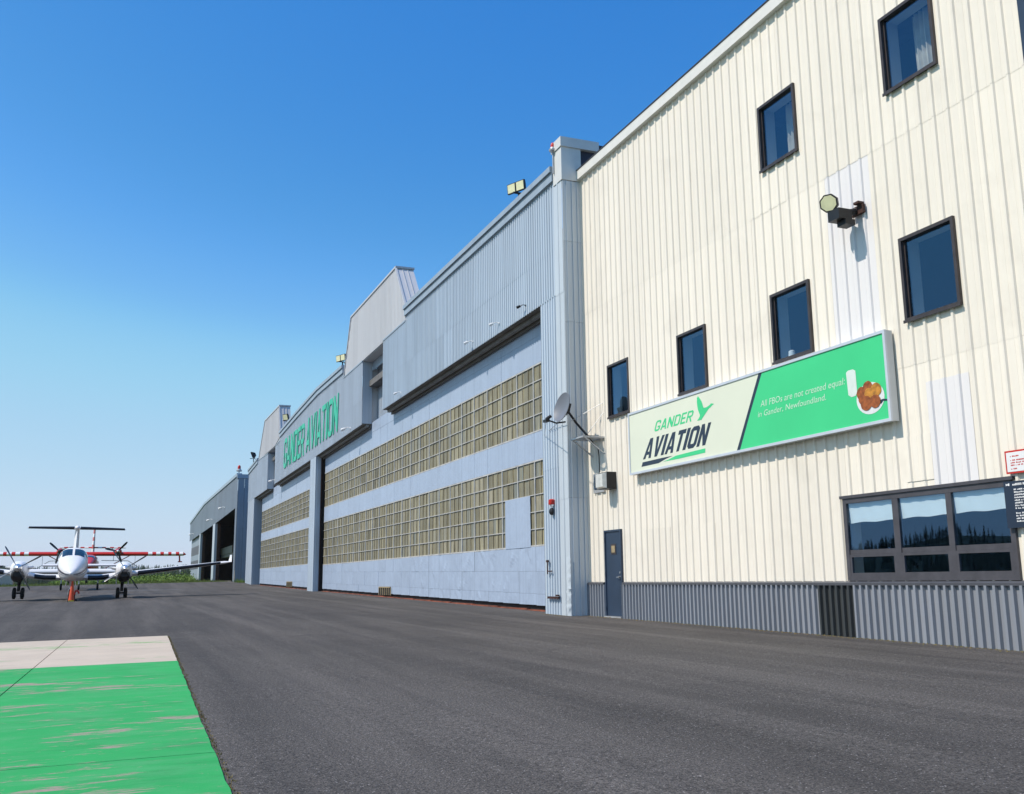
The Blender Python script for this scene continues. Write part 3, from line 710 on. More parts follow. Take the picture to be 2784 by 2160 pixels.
# glazed sliding doors
def hangar_door(y0, y1, ym, pitch, rows_u, rows_l, zbot, ztop, patch, limit):
    door = empty('hangar_door', (DX, y0, zbot), parent=HB)
    cols = [ym+k*pitch for k in range(-1, 60) if ym+k*pitch < y1]
    edges = [y0]+[c for c in cols if c > y0+.2]+[y1]
    bands = [(rows_u[-1]+.02, ztop(0) if callable(ztop) else ztop), (rows_l[-1]+.02, rows_u[0]-.03), (zbot, rows_l[0]-.03)]
    for a, c in zip(edges, edges[1:]):
        for k, (z0, z1) in enumerate(bands):
            zz1 = (bot(a)+.1) if k == 0 else z1
            zz0 = g(11.6, (a+c)/2)+.16 if k == 2 else z0
            o = random.uniform(-.003, .003)
            if k == 2:
                zs_ = [zz0, zz0+.33, zz0+.98, zz1]
                for p, q in zip(zs_, zs_[1:]):
                    o2 = DX-.02+o+random.uniform(-.003, .003)
                    if a < 40 and patch:
                        ny, nz = 12, max(3, int((q-p)/.1)); db = MB(); ds = [(random.uniform(a, c), random.uniform(p, q), random.uniform(.08, .3), random.uniform(-.014, .018), random.uniform(-1, 1)) for _ in range(5)]
                        def dxy(y, z):
                            if y in (a, c): return 0
                            return sum(h*max(0, 1-abs((y-dy)+sl_*(z-dz_))/r)*max(0, 1-abs(z-dz_)/(r*1.6)) for dy, dz_, r, h, sl_ in ds)
                        db.loops([[(o2-dxy(a+(c-a)*i/ny, z_), a+.004+(c-a-.008)*i/ny, z_) for i in range(ny+1)] for z_ in [p+.002+(q-p-.004)*j/nz for j in range(nz+1)]], caps=False, closed=False)
                        db.build('door_sheet', M['door'], door, recalc=False)
                    else: MB().box(o2, DX+.03, a+.004, c-.004, p+.002, q-.002).build('door_sheet', M['door'], door)
            elif k == 0:
                MB().box(DX-.02+o, DX+.03, a+.004, c-.004, z0, z0+.83).build('door_sheet', M['door'], door)
                MB().box(DX-.026+o, DX+.03, a+.002, c-.002, z0+.832, zz1).build('door_sheet', M['door'], door)
            else: MB().box(DX-.02+o, DX+.03, a+.004, c-.004, zz0, zz1).build('door_sheet', M['door'], door)
    # bars
    for c in edges[1:-1]:
        for R in (rows_u, rows_l):
            segs = [(R[0]-.03, R[-1]+.02)]
            if patch and R is rows_l and patch[0] < c < patch[1]: segs = [(patch[3], R[-1]+.02)]
            for p, q in segs: MB().box(DX-.028, DX+.03, c-.028, c+.028, p, q).build('mullion', M['mull'], door)
    for R in (rows_u, rows_l):
        for k, z in enumerate(R):
            w = .03 if k in (0, len(R)-1) else .017
            sp = [(y0, y1)]
            if patch and R is rows_l and patch[2]-.05 < z < patch[3]-.02: sp = [(y0, patch[0]), (patch[1], y1)]
            for p, q in sp: MB().box(DX-.024, DX+.02, p, q, z-w, z+w*.5).build('glazing_bar', M['mull'], door)
    thin = MB(); far = MB(); n = 0; proto = {}
    for a, c in zip(edges, edges[1:]):
        nl = max(1, round((c-a)/(pitch/3))); w = (c-a)/nl
        for q in range(1, nl):
            yb = a+q*w
            for R in (rows_u, rows_l):
                p0 = R[0]
                if patch and R is rows_l and patch[0] < yb < patch[1]: p0 = patch[3]
                thin.box(DX-.015, DX+.02, yb-.010, yb+.010, p0, R[-1])
        for q in range(nl):
            ya, yb = a+q*w, a+(q+1)*w
            for R in (rows_u, rows_l):
                for z0, z1 in zip(R, R[1:]):
                    if patch and R is rows_l and patch[0] < (ya+yb)/2 < patch[1] and z1 < patch[3]+.1: continue
                    if n < limit:
                        key = (round(yb-ya, 3), round(z1-z0, 3))
                        if key not in proto:
                            o = MB().box(-.004, .004, 0, yb-ya-.002, 0, z1-z0-.004).build('pane', M['pane'], door, origin=(0, 0, 0))
                            proto[key] = o; o.location = Vector((DX+.012, ya+.001, z0+.002))-wloc(door)
                        else: o = inst(proto[key], door, (DX+.012, ya+.001, z0+.002))
                        o.rotation_euler = (0, random.gauss(0, .004), random.gauss(0, .006)); n += 1
                    else:
                        d = random.uniform(-.002, .002); far.box(DX+.010+d, DX+.018+d, ya+.001, yb-.001, z0+.002, z1-.002)
    thin.build('glazing_bars', M['mullb'], door)
    if far.v: tag(far.build('panes', M['pane'], door, recalc=False), kind='stuff')
    # bottom rail and threshold
    b = MB(); N = 14
    for k in range(N):
        a = y0+(y1-y0)*k/N; c = y0+(y1-y0)*(k+1)/N; z = g(11.6, (a+c)/2)
        b.box(DX-.07, DX+.05, a, c-.01, z-.05, z+.035)
    b.build('bottom_rail', M['orange'], door)
    MB().box(DX+.06, DX+.5, y0-.3, y1+.3, zbot-.3, 7.7).build('door_backing', M['dark'], door)
    return door
UR = [4.38, 4.88, 5.39, 5.91, 6.42]; LR = [.97, 1.46, 1.97, 2.48, 2.99, 3.49]
PATCH = (27.28, 29.34, .935, 2.47)
d1 = hangar_door(25.15, 59.15, 26.93, 1.345, UR, LR, -.80, 7.7, PATCH, 300)
pb = MB(); N1, N2 = 10, 8; L = []
for i in range(N1+1):
    y_ = PATCH[0]+(PATCH[1]-PATCH[0])*i/N1
    L.append([(DX-.030-.006*abs(sin(i*1.7+j*2.1)), y_, PATCH[2]+(PATCH[3]-PATCH[2])*j/N2) for j in range(N2+1)])
pb.loops(L, caps=False, closed=False); pb.build('patch_sheet', M['door'], d1, smooth=True, recalc=False)
UR2 = [4.10, 4.46, 4.83, 5.19, 5.56, 5.93]; LR2 = [1.10, 1.56, 2.03, 2.49, 2.96, 3.43]
d2 = hangar_door(61.3, 86.6, 62.6, 1.345, UR2, LR2, -.45, 7.4, None, 0)
# small louvred opening at the foot of each door
for y0, y1, dd in ((43.4, 45.5, d1), (69.9, 72.2, d2)):
    z = g(11.6, y0); v = MB()
    for k in range(7): 
        y = y0+(y1-y0)*k/6; v.box(DX-.06, DX-.021, y-.035, y+.035, z+.10, z+.43)
    v.box(DX-.06, DX-.0215, y0, y1, z+.43, z+.48); v.build('kick_vent', M['tan'], dd)
    MB().box(DX-.03, DX-.0205, y0, y1, z+.10, z+.43).build('vent_shade_plate', M['dark'], dd)  # flat near-black plate on the door, painted shade of the opening
# ------------------------------------------------------------------ block lettering
def glyph(ch, s=.24, h=.16):
    """letters as non-overlapping polygons in a unit box"""
    def ring(o, i, closed=True):
        n = len(o); return [[o[k], o[(k+1) % n], i[(k+1) % n], i[k]] for k in range(n if closed else n-1)]
    c = .22; k = .14
    O = [(c, 0), (1-c, 0), (1, k), (1, 1-k), (1-c, 1), (c, 1), (0, 1-k), (0, k)]
    I = [(c*.5+s*.75, h), (1-c*.5-s*.75, h), (1-s, h+k*.6), (1-s, 1-h-k*.6), (1-c*.5-s*.75, 1-h), (c*.5+s*.75, 1-h), (s, 1-h-k*.6), (s, h+k*.6)]
    if ch == 'I': return [[(.5-s/2, 0), (.5+s/2, 0), (.5+s/2, 1), (.5-s/2, 1)]]
    if ch == 'T': return [[(0, 1-h), (1, 1-h), (1, 1), (0, 1)], [(.5-s/2, 0), (.5+s/2, 0), (.5+s/2, 1-h), (.5-s/2, 1-h)]]
    if ch == 'N': return [[(0, 0), (s, 0), (s, 1), (0, 1)], [(1-s, 0), (1, 0), (1, 1), (1-s, 1)], [(s, 1), (s, .56), (1-s, 0), (1-s, .44)]]
    if ch == 'V': return [[(0, 1), (s*1.05, 1), (.5, .30), (.5, 0), (.5-s*.55, 0)], [(.5, .30), (1-s*1.05, 1), (1, 1), (.5+s*.55, 0), (.5, 0)]]
    if ch == 'A':
        L = lambda y: s*1.0+(.5-s*1.0)*y/.74
        return [[(0, 0), (s, 0), (.5, .74), (.5, 1), (.5-s*.62, 1)], [(.5, .74), (1-s, 0), (1, 0), (.5+s*.62, 1), (.5, 1)], [(L(.19), .19), (1-L(.19), .19), (1-L(.34), .34), (L(.34), .34)]]
    if ch == 'O': return ring(O, I)
    if ch == 'D':
        o = [(0, 0), (1-c, 0), (1, k), (1, 1-k), (1-c, 1), (0, 1)]; i = [(s, h), (1-c*.5-s*.75, h), (1-s, h+k*.6), (1-s, 1-h-k*.6), (1-c*.5-s*.75, 1-h), (s, 1-h)]
        return ring(o, i)
    if ch == 'E': return [[(0, 0), (s, 0), (s, 1), (0, 1)], [(s, 0), (1, 0), (1, h), (s, h)], [(s, 1-h), (1, 1-h), (1, 1), (s, 1)], [(s, .5-h/2), (.88, .5-h/2), (.88, .5+h/2), (s, .5+h/2)]]
    if ch == 'R':
        o = [(s, .40), (1-c, .40), (1, .40+k), (1, 1-k), (1-c, 1), (s, 1)]; i = [(s, .40+h), (1-c*.5-s*.75, .40+h), (1-s, .40+h+k*.4), (1-s, 1-h-k*.4), (1-c*.5-s*.75, 1-h), (s, 1-h)]
        return [[(0, 0), (s, 0), (s, 1), (0, 1)]]+ring(o, i, False)+[[(.42, .40), (.42+s*1.05, .40), (1, 0), (1-s*1.1, 0)]]
    if ch == 'G':
        o = [(1, .66), (1, 1-k), (1-c, 1), (c, 1), (0, 1-k), (0, k), (c, 0), (1-c, 0), (1, k), (1, .48)]
        i = [(1-s, .66), (1-s, 1-h-k*.6), (1-c*.5-s*.75, 1-h), (c*.5+s*.75, 1-h), (s, 1-h-k*.6), (s, h+k*.6), (c*.5+s*.75, h), (1-c*.5-s*.75, h), (1-s, h+k*.6), (1-s, .48)]
        return ring(o, i, False)+[[(.52, .34), (1-s, .34), (1-s, .48), (.52, .48)]]
    return []
def word(txt, ybl, ybr, z0, z1, shear, widths, gap, thick, X, mat, parent, name='letter', sK=1.):
    """reads towards -Y. ybl/ybr: bottom left/right of the word"""
    tot = sum(widths[c] for c in txt)+gap*(len(txt)-1); k = (ybl-ybr)/tot; y = ybl; out = []
    for ch in txt:
        w = widths[ch]*k; b = MB(); s = .24*(1/widths[ch])*.72*sK if ch != 'I' else .98
        for poly in glyph(ch, s, .16*(sK*.5+.5)):
            P = [(y-u*w-v*shear, z0+v*(z1-z0)) for u, v in poly]
            if thick: b.prismx(P, X-thick, X)
            else: b.flatx(P, X)
        out.append(b.build(name, mat, parent, recalc=bool(thick), tri=True)); y -= w+gap*k
    return out
WID = {'G': .8, 'A': .86, 'N': .82, 'D': .8, 'E': .68, 'R': .8, 'V': .86, 'I': .22, 'T': .74, 'O': .84}
WIDS = dict(WID, I=.30)
word('GANDER', 71.7, 63.5, 8.05, 10.17, .15, WID, .17, .035, XP-.04, M['lettergreen'], HB, sK=.78)
word('AVIATION', 62.7, 53.05, 8.12, 10.26, .15, WID, .17, .035, XP-.04, M['lettergreen'], HB, sK=.78)

# ------------------------------------------------------------------ wall sign
SGX = 11.41
SG = empty('wall_sign', (11.5, 16.4, 2.43), 'long green and cream box sign with aviation lettering and pastry picture on cream wall', 'sign')
y0, y1, z0, z1 = 12.05, 20.72, 2.43, 3.925
MB().box(SGX+.012, 11.565, y0, y1, z0, z1).build('sign_box', M['cap'], SG)
b = MB(); t = .045
b.box(SGX-.012, SGX+.03, y0-.006, y0+t, z0-.006, z1+.006).box(SGX-.012, SGX+.03, y1-t, y1+.006, z0-.006, z1+.006).box(SGX-.0115, SGX+.03, y0+t, y1-t, z0-.006, z0+t).box(SGX-.0115, SGX+.03, y0+t, y1-t, z1-t, z1+.006)
b.build('sign_frame', M['alum'], SG)
zi0, zi1 = z0+t, z1-t
slash = [(15.46, zi1), (15.35, zi1), (15.80, 3.15), (16.20, zi0), (16.31, zi0), (15.90, 3.15)]
SF = MB().flatx([(y1-t, zi0), (16.31, zi0), (15.90, 3.15), (15.46, zi1), (y1-t, zi1)], SGX+.006).build('sign_face', M['signcream'], SG, tri=True, recalc=False)
MB().flatx(slash, SGX+.006).build('slash_stripe', M['signnavy'], SG, tri=True, recalc=False)
GF = MB().flatx([(15.35, zi1), (15.80, 3.15), (16.20, zi0), (y0+t, zi0), (y0+t, zi1)], SGX+.006).build('sign_face', M['signgreen'], SG, tri=True, recalc=False)
LX = SGX+.003
word('GANDER', 19.52, 17.92, 3.315, 3.55, .13, WID, .15, 0, LX, M['signgreen'], SF, sK=1.05)
word('AVIATION', 20.08, 17.43, 2.735, 3.185, .27, WIDS, .10, 0, LX, M['signnavy'], SF, sK=1.5)
goose = [(17.62, 3.82), (17.64, 3.79), (17.665, 3.79), (17.66, 3.74), (17.67, 3.72), (17.665, 3.62), (17.645, 3.53), (17.60, 3.44), (17.575, 3.40), (17.585, 3.37), (17.63, 3.33), (17.69, 3.30), (17.665, 3.285), (17.63, 3.295), (17.60, 3.285), (17.57, 3.295), (17.54, 3.28), (17.50, 3.31), (17.45, 3.34), (17.34, 3.41), (17.24, 3.475), (17.15, 3.505), (17.10, 3.53), (17.03, 3.545), (17.06, 3.56), (17.10, 3.565), (17.13, 3.58), (17.16, 3.565), (17.19, 3.55), (17.30, 3.525), (17.40, 3.525), (17.43, 3.54), (17.455, 3.60), (17.49, 3.68), (17.54, 3.74), (17.59, 3.79)]
MB().flatx(goose, LX).build('goose_emblem', M['signgreen'], SF, tri=True, recalc=False)
MB().flatx([(20.10, 2.67), (19.2, 2.672), (18.74, 2.665), (19.05, 2.63), (19.37, 2.57), (20.16, 2.57)], LX).build('swoosh', M['signnavy'], SF, tri=True, recalc=False)
MB().flatx([(19.17, 2.58), (18.95, 2.60), (18.62, 2.65), (18.0, 2.66), (17.43, 2.665), (17.44, 2.575), (18.5, 2.57)], LX).build('swoosh', M['signgreen'], SF, tri=True, recalc=False)
def text(txt, ybl, ybr, z0, h, shear, X, mat, parent, name):
    cu = bpy.data.curves.new(name, 'FONT'); cu.body = txt; cu.size = 1; cu.shear = shear; cu.resolution_u = 3
    tmp = bpy.data.objects.new(name, cu); COL.objects.link(tmp)
    dg = bpy.context.evaluated_depsgraph_get(); me = bpy.data.meshes.new_from_object(tmp.evaluated_get(dg))
    bpy.data.objects.remove(tmp)
    V = [v.co.copy() for v in me.vertices]; P = [tuple(p.vertices) for p in me.polygons]; bpy.data.meshes.remove(me)
    xs_ = sorted(v.x for v in V); a, c = xs_[0], xs_[-1]; cuts = [(p+q)/2 for p, q in zip(xs_, xs_[1:]) if q-p > .17]
    words = {}
    for p in P: words.setdefault(sum(V[p[0]].x > k for k in cuts), []).append(p)
    for fs_ in words.values():
        b = MB()
        for p in fs_: b.add([(X, ybl+(ybr-ybl)*(V[i].x-a)/(c-a), z0+V[i].y*h/.72) for i in p], [tuple(range(len(p)))])
        b.build(name, mat, parent, recalc=False)
text('All FBOs are not created equal:', 15.45, 13.06, 3.215, .125, .18, LX, M['signpale'], GF, 'lettering')
text('in Gander, Newfoundland.', 15.55, 13.57, 3.03, .115, .18, LX, M['signpale'], GF, 'lettering')
MB().flatx([(13.02, 3.40), (12.97, 3.43), (12.85, 3.43), (12.79, 3.395), (12.785, 3.02), (12.83, 2.97), (12.93, 2.965), (13.0, 3.01)], LX).build('milk_picture', M['milk'], GF, tri=True, recalc=False)
def disc(cy, cz, ry, rz, n=28, rough_=0.): return [(cy+ry*cos(2*pi*k/n)*(1+random.uniform(-rough_, rough_)), cz+rz*sin(2*pi*k/n)*(1+random.uniform(-rough_, rough_))) for k in range(n)]
pl = MB().flatx(disc(12.49, 2.87, .325, .265), LX).build('plate_picture', M['plate'], GF, tri=True, recalc=False)
for k, (cy, cz, r) in enumerate(((12.53, 3.06, .115), (12.68, 2.985, .12), (12.66, 2.88, .10), (12.51, 2.955, .10), (12.345, 2.985, .125), (12.585, 2.80, .135), (12.375, 2.80, .12))):
    MB().flatx(disc(cy, cz, r, r*.92, 18, .04), LX-.003-.0012*k).build('pastry_picture', M['dough2'] if k in (3, 4) else M['dough'], pl, tri=True, recalc=False)
MB().flatx([(12.27, 2.80), (12.26, 2.73), (12.20, 2.775), (12.10, 2.765), (12.10, 2.79), (12.2, 2.81)], LX-.003).build('fork_picture', M['signnavy'], pl, tri=True, recalc=False)

# ------------------------------------------------------------------ things on the office wall
# flood lamp on a rusty bracket
FL = empty('wall_floodlight', (WX, 12.7, 5.9), 'black octagonal floodlight on a rusty bracket above the sign', 'floodlight')
Mx = Matrix.Rotation(radians(-18), 3, 'X') @ Matrix.Rotation(radians(8), 3, 'Y')
b = MB(); b.box(WX-.09, WX-.03, 12.42, 12.72, 6.10, 6.25); b.box(WX-.16, WX-.031, 12.44, 12.56, 6.26, 6.30); b.build('bracket', M['rustdark'], FL)
b = MB(); b.cyl((WX-.09, 12.60, 6.17), (WX-.36, 12.66, 6.10), .06, .06, 10); b.box(WX-.52, WX-.24, 12.52, 12.80, 5.98, 6.16); b.box(WX-.40, WX-.20, 12.50, 12.72, 5.88, 5.975); b.cyl((WX-.40, 12.68, 6.15), (WX-.46, 12.74, 6.28), .035, .035, 8); b.build('ballast_box', M['black'], FL)
hd = Vector((-.74, -.46, -.22)).normalized(); cpt = Vector((WX-.48, 12.78, 6.33)); MM = hd.to_track_quat('Z', 'Y').to_matrix()
def octo(b, c, MM, r, d0, d1, r1, sx=1.):
    L = []
    for d, rr in ((d0, r), (d1, r1)): L.append([c+MM @ Vector((rr*sx*cos(pi/8+k*pi/4), rr*cos(0)*sin(pi/8+k*pi/4), d)) for k in range(8)])
    b.loops(L)
b = MB(); octo(b, cpt, MM, .09, -.13, -.02, .165); octo(b, cpt, MM, .165, -.019, .05, .165); b.build('lamp_head', M['black'], FL)
b = MB(); octo(b, cpt, MM, .14, .051, .056, .14); b.build('lens', M['lens'], FL)
# roof floodlights
def roof_flood(y, z, x, yaw, label, n=2, s=1.0, tilt=-.25, lensmat='lens'):
    t = empty('roof_floodlight', (x, y, z), label, 'floodlight', 'floodlights along the hangar roof edge')
    b = MB(); b.box(x-.03, x+.03, y-.03, y+.03, z-.35, z+.18*s); b.beam((x-.25*s, y, z+.16*s), (x+.12*s, y, z+.16*s), .05); b.beam((x+.12*s, y, z+.14*s), (x+.3*s, y, z-.3), .04); b.build('bracket', M['black'], t)
    d = Vector((cos(yaw), sin(yaw), tilt)).normalized(); MM = d.to_track_quat('Z', 'Y').to_matrix()
    for k in range(n):
        off = MM @ Vector((0, 0, 0)); side = Vector((-d.y, d.x, 0)).normalized()*(.46*s*(k-(n-1)/2))
        c = Vector((x-.10, y, z+.40*s))+side
        b = MB(); b.loops([[c+MM @ Vector((a*w*s, e*h*s, dd*s)) for a, e in ((-1, -1), (1, -1), (1, 1), (-1, 1))] for dd, w, h in ((-.22, .10, .09), (-.05, .22, .20), (.03, .22, .20))]); hd_ = b.build('lamp_head', M['black'], t)
        b = MB(); b.obox(c+d*.036*s, .19*s, .17*s, .005, MM); b.build('lens', M[lensmat], hd_)
roof_flood(27.0, 11.88, 11.22, radians(205), 'pair of bright floodlights on the hangar roof next to the corner pier', 2, .8, -.1)
roof_flood(53.0, 11.9, 11.2, radians(205), 'pair of bright floodlights at the foot of the near tail housing', 2, .9, -.1)
roof_flood(72.1, 11.45, 11.2, radians(215), 'single floodlight on the roof above the green word Gander', 1, 1.15, -.3)
roof_flood(89.8, 10.7, 11.1, radians(160), 'dark floodlight on the farthest roof edge left of the far tail housing', 1, 1.3, -.4, 'black')
# red obstruction lights
def beacon(x, y, z0, z1, label, s=1.):
    t = empty('obstruction_light', (x, y, z0), label, 'warning light', 'red obstruction lights')
    MB().cyl((x, y, z0), (x, y, z1), .026*s, .026*s, 10).build('pole', M['galv'], t, smooth=True)
    MB().lathe((x, y, z1), (0, 0, 1), [(0, .04*s), (.01*s, .13*s), (.06*s, .14*s), (.08*s, .11*s), (.13*s, .10*s)], 14).build('fixture', M['galv'], t, smooth=True)
    MB().lathe((x, y, z1+.13*s), (0, 0, 1), [(0, .075*s), (.10*s, .078*s), (.16*s, .06*s), (.19*s, .02*s)], 14).build('lamp_globe', M['redp'], t, smooth=True)
beacon(10.97, 23.84, 11.35, 12.02, 'red obstruction light on a pole beside the corner pier cap', .85)
beacon(10.95, 99.5, 10.05, 10.75, 'red obstruction light on the roof of the far hangar', 2.0)
# white gooseneck lamps on the headers
def gooseneck(x, y, z, label, mat='white', s=1.):
    t = empty('gooseneck_lamp', (x, y, z), label, 'wall lamp', 'small lamps along the hangar headers')
    b = MB(); b.lathe((x, y, z), (-1, 0, 0), [(0, .07*s), (.03*s, .07*s)], 12)
    pts = [Vector((x-.03, y, z)), Vector((x-.12*s, y+.05*s, z+.06*s)), Vector((x-.24*s, y+.12*s, z+.05*s)), Vector((x-.32*s, y+.2*s, z-.02*s))]
    b.tube(pts, .026*s, 8); b.build('arm', M[mat], t, smooth=True)
    MB().lathe(pts[-1]-Vector((-.02, -.02, -.03))*s, Vector((-.75, .45, -.35)), [(0, .05*s), (.05*s, .085*s), (.28*s, .10*s), (.30*s, .07*s)], 12).build('lamp_head', M[mat], t, smooth=True)
for y, z, lb_ in ((28.4, 8.1, 'white gooseneck lamp on the near header, closest to the corner pier'), (30.85, 8.06, 'white gooseneck lamp on the near header, second from the corner pier'), (40.1, 7.95, 'white gooseneck lamp at the far end of the near header')):
    gooseneck(XP-.02, y, z, lb_, 'white', .5)
gooseneck(XP-.02, 26.15, 8.08, 'small black camera on the near header by the corner pier', 'black', .45)
gooseneck(XP-.02, 49.9, 7.83, 'white pipe lamp on the slate header under the last letters', 'white', .8)
gooseneck(XP-.02, 75.8, 7.6, 'white pipe lamp at the far lower corner of the slate header', 'white', .8)
# strobe on the pier
t = empty('red_strobe', (PX, 24.4, 1.83), 'small red strobe above a black bell on the corner pier', 'alarm light')
MB().box(PX-.07, PX-.024, 24.31, 24.50, 1.94, 1.985).build('base', M['white'], t)
MB().lathe((PX-.045, 24.405, 1.985), (0, 0, 1), [(0, .085), (.02, .09), (.13, .085), (.15, .05)], 14).build('globe', M['redp'], t, smooth=True)
MB().lathe((PX-.02, 24.42, 1.80), (-1, 0, 0), [(0, .10), (.05, .095), (.08, .05)], 14).build('bell', M['black'], t, smooth=True)
# latch bars at the pier edge
t = empty('door_latch', (PX, 24.75, -.5), 'rusty latch bars at the near foot of the hangar door', 'latch')
b = MB(); b.cyl((PX-.05, 24.75, .12), (PX-.05, 24.75, .50), .018, .018, 8); b.cyl((PX-.05, 24.75, .2), (PX-.05, 24.45, .2), .016, .016, 8); b.box(PX-.07, PX-.024, 24.70, 24.8, .44, .50); b.build('bar', M['rustdark'], t)
b = MB(); b.box(PX-.06, PX-.024, 24.05, 24.78, -.53, -.47); b.box(PX-.065, PX-.0235, 24.05, 24.22, -.46, -.42); b.build('hinge_plate', M['rustdark'], t)
# satellite dish on its platform
SD = empty('satellite_dish', (11.2, 22.9, 3.6), 'grey satellite dish on a steel platform beside the corner pier', 'satellite dish')
ctr = Vector((10.74, 22.92, 4.40)); ax = Vector((-.95, -.10, .24)).normalized(); MM = ax.to_track_quat('Z', 'Y').to_matrix()
b = MB(); n = 28; L = []
for k in range(7):
    r = .40*k/6+.002; L.append([ctr+MM @ Vector((r*.94*cos(2*pi*i/n), r*sin(2*pi*i/n), .10*(k/6)**2)) for i in range(n)])
for k in range(6, -1, -1):
    r = .40*k/6+.002; L.append([ctr+MM @ Vector((r*.94*cos(2*pi*i/n), r*sin(2*pi*i/n), .10*(k/6)**2-.014)) for i in range(n)])
b.loops(L); b.build('reflector', M['dish'], SD, smooth=True)
foot = Vector((11.22, 22.55, 3.62))
b = MB(); b.tube([foot, ctr-ax*.28+Vector((.05, -.05, -.32)), ctr-ax*.10+Vector((0, 0, -.05))], .032, 10); b.obox(ctr-ax*.07, .10, .14, .05, MM); b.box(11.08, 11.36, 22.42, 22.68, 3.605, 3.63); b.build('mast', M['black'], SD)
lnb = ctr+ax*.44+Vector((-.06, .16, -.42))
b = MB(); b.tube([ctr-ax*.02+Vector((0, 0, -.36)), ctr+ax*.2+Vector((-.03, .08, -.45)), lnb], .022, 8); b.cyl(lnb, lnb+Vector((.12, -.05, .10)), .05, .04, 10); b.box(lnb.x-.05, lnb.x+.05, lnb.y-.10, lnb.y+.10, lnb.z-.07, lnb.z); b.build('feed_arm', M['black'], SD)
b = MB()
for (p, q) in (((11.6, 22.42, 4.50), ctr-ax*.1+Vector((0, -.1, -.35))), ((11.6, 22.38, 4.24), foot+Vector((0, 0, .08))), ((PX, 24.6, 4.05), ctr-ax*.1+Vector((0, 0, -.12))), ((PX, 24.9, 3.95), lnb)):
    b.cyl(p, q, .009, .009, 6)
b.build('guy_wire', M['galv'], SD)
b = MB(); b.box(10.95, 11.58, 22.30, 22.34, 3.56, 3.60); b.box(10.95, 11.58, 22.98, 23.02, 3.56, 3.60); b.box(10.95, 10.99, 22.341, 22.979, 3.56, 3.60); b.box(11.54, 11.58, 22.341, 22.979, 3.56, 3.60)
for k in range(9): b.box(10.991, 11.539, 22.37+k*.07, 22.385+k*.07, 3.565, 3.595)
b.beam((11.0, 22.32, 3.56), (11.57, 22.32, 3.15), .03); b.beam((11.0, 23.0, 3.56), (11.57, 23.0, 3.15), .03); b.build('platform', M['galv'], SD)
b = MB(); pts = [foot, Vector((11.5, 22.55, 3.3)), Vector((11.555, 22.62, 3.15)), Vector((11.56, 22.62, 2.9)), Vector((11.555, 22.63, 2.66))]; b.tube(pts, .013, 6); b.build('cable', M['black'], SD)
# louvre vent + wall pack light
LV = empty('louvre_vent', (WX, 22.67, 2.18), 'grey louvred vent in the cream wall under the dish', 'vent')
a, c, z0, z1 = LOUV
b = MB(); b.box(WX-.05, WX+.02, a, a+.07, z0, z1).box(WX-.05, WX+.02, c-.07, c, z0, z1).box(WX-.049, WX+.02, a+.07, c-.07, z0, z0+.08).box(WX-.049, WX+.02, a+.07, c-.07, z1-.07, z1); b.build('frame', M['galv'], LV)
for k in range(4):
    z = z0+.12+k*.085; b = MB(); b.add([(WX-.045, a+.07, z-.02), (WX-.045, c-.07, z-.02), (WX+.02, c-.07, z+.05), (WX+.02, a+.07, z+.05)], [(0, 1, 2, 3)]); b.build('slat', M['galv'], LV, recalc=False)
MB().box(WX+.03, WX+.06, a, c, z0, z1).build('duct', M['dark'], LV)
WP = empty('wall_pack_light', (WX, 21.95, 2.2), 'square black wall lamp with frosted lens beside the louvred vent', 'wall lamp')
MB().box(WX-.30, WX-.032, 21.72, 22.20, 2.20, 2.62).build('housing', M['black'], WP)
b = MB(); P0 = [(WX-.302, 21.735, 2.215), (WX-.302, 22.185, 2.215), (WX-.302, 22.185, 2.605), (WX-.302, 21.735, 2.605)]; P1 = [(WX-.40, 21.78, 2.25), (WX-.40, 22.15, 2.25), (WX-.40, 22.15, 2.57), (WX-.40, 21.78, 2.57)]
b.loops([P0, P1]); b.build('lens', M['lensw'], WP)
# notices at the right edge of the frame
NB = empty('red_bordered_notice', (WX, 9.75, 1.37), 'white notice with red border above the navy board at the right edge', 'notice')
MB().box(WX-.065, WX-.055, 9.40, 10.09, 1.37, 1.69).build('board', M['redp'], NB)
MB().box(WX-.068, WX-.0652, 9.425, 10.065, 1.395, 1.665).build('panel', M['white'], NB)
def lines(parent, mat, X, rows, yl, h, wmax, seed):
    r = random.Random(seed); b = MB()
    for z, L in rows:
        y = yl
        while y > yl-L:
            w = r.uniform(.010, .022); hh = h*r.choice((1, 1, .7))
            b.box(X-.001, X, y-w, y, z, z+hh); y -= w+.005+(.016 if r.random() < .2 else 0)
    b.build('print', mat, parent)
lines(NB, M['redp'], WX-.0685, [(1.60, .14), (1.545, .45), (1.51, .5), (1.475, .5), (1.425, .10)], 10.0, .018, .5, 3)
NV = empty('navy_notice_board', (WX, 9.8, .62), 'navy notice board of white print beside the ground-floor window, at the right edge', 'notice')
MB().box(WX-.10, WX-.085, 9.40, 10.13, .62, 1.26).build('board', M['signnavy'], NV)
lines(NV, M['white'], WX-.1025, [(1.20, .3)], 9.98, .03, .5, 5)
lines(NV, M['white'], WX-.1025, [(1.135-.037*k, .3) for k in range(8)]+[(.81-.037*k, .22) for k in range(4)], 9.965, .020, .5, 6)
b = MB(); b.flatx([(10.09, 1.20), (10.09, 1.235), (10.065, 1.22), (10.05, 1.235), (10.03, 1.235), (10.03, 1.20), (10.05, 1.20), (10.065, 1.212)], WX-.1022); b.build('emblem', M['white'], NV, tri=True, recalc=False)
cp = MB().lathe((WX+.16, 14.85, 4.035), (0, 0, 1), [(0, .075), (.18, .06), (.20, .03)], 14).build('paper_cup', M['white'], None, smooth=True)
tag(cp, 'white paper cup on the sill inside the window above the sign', 'cup')

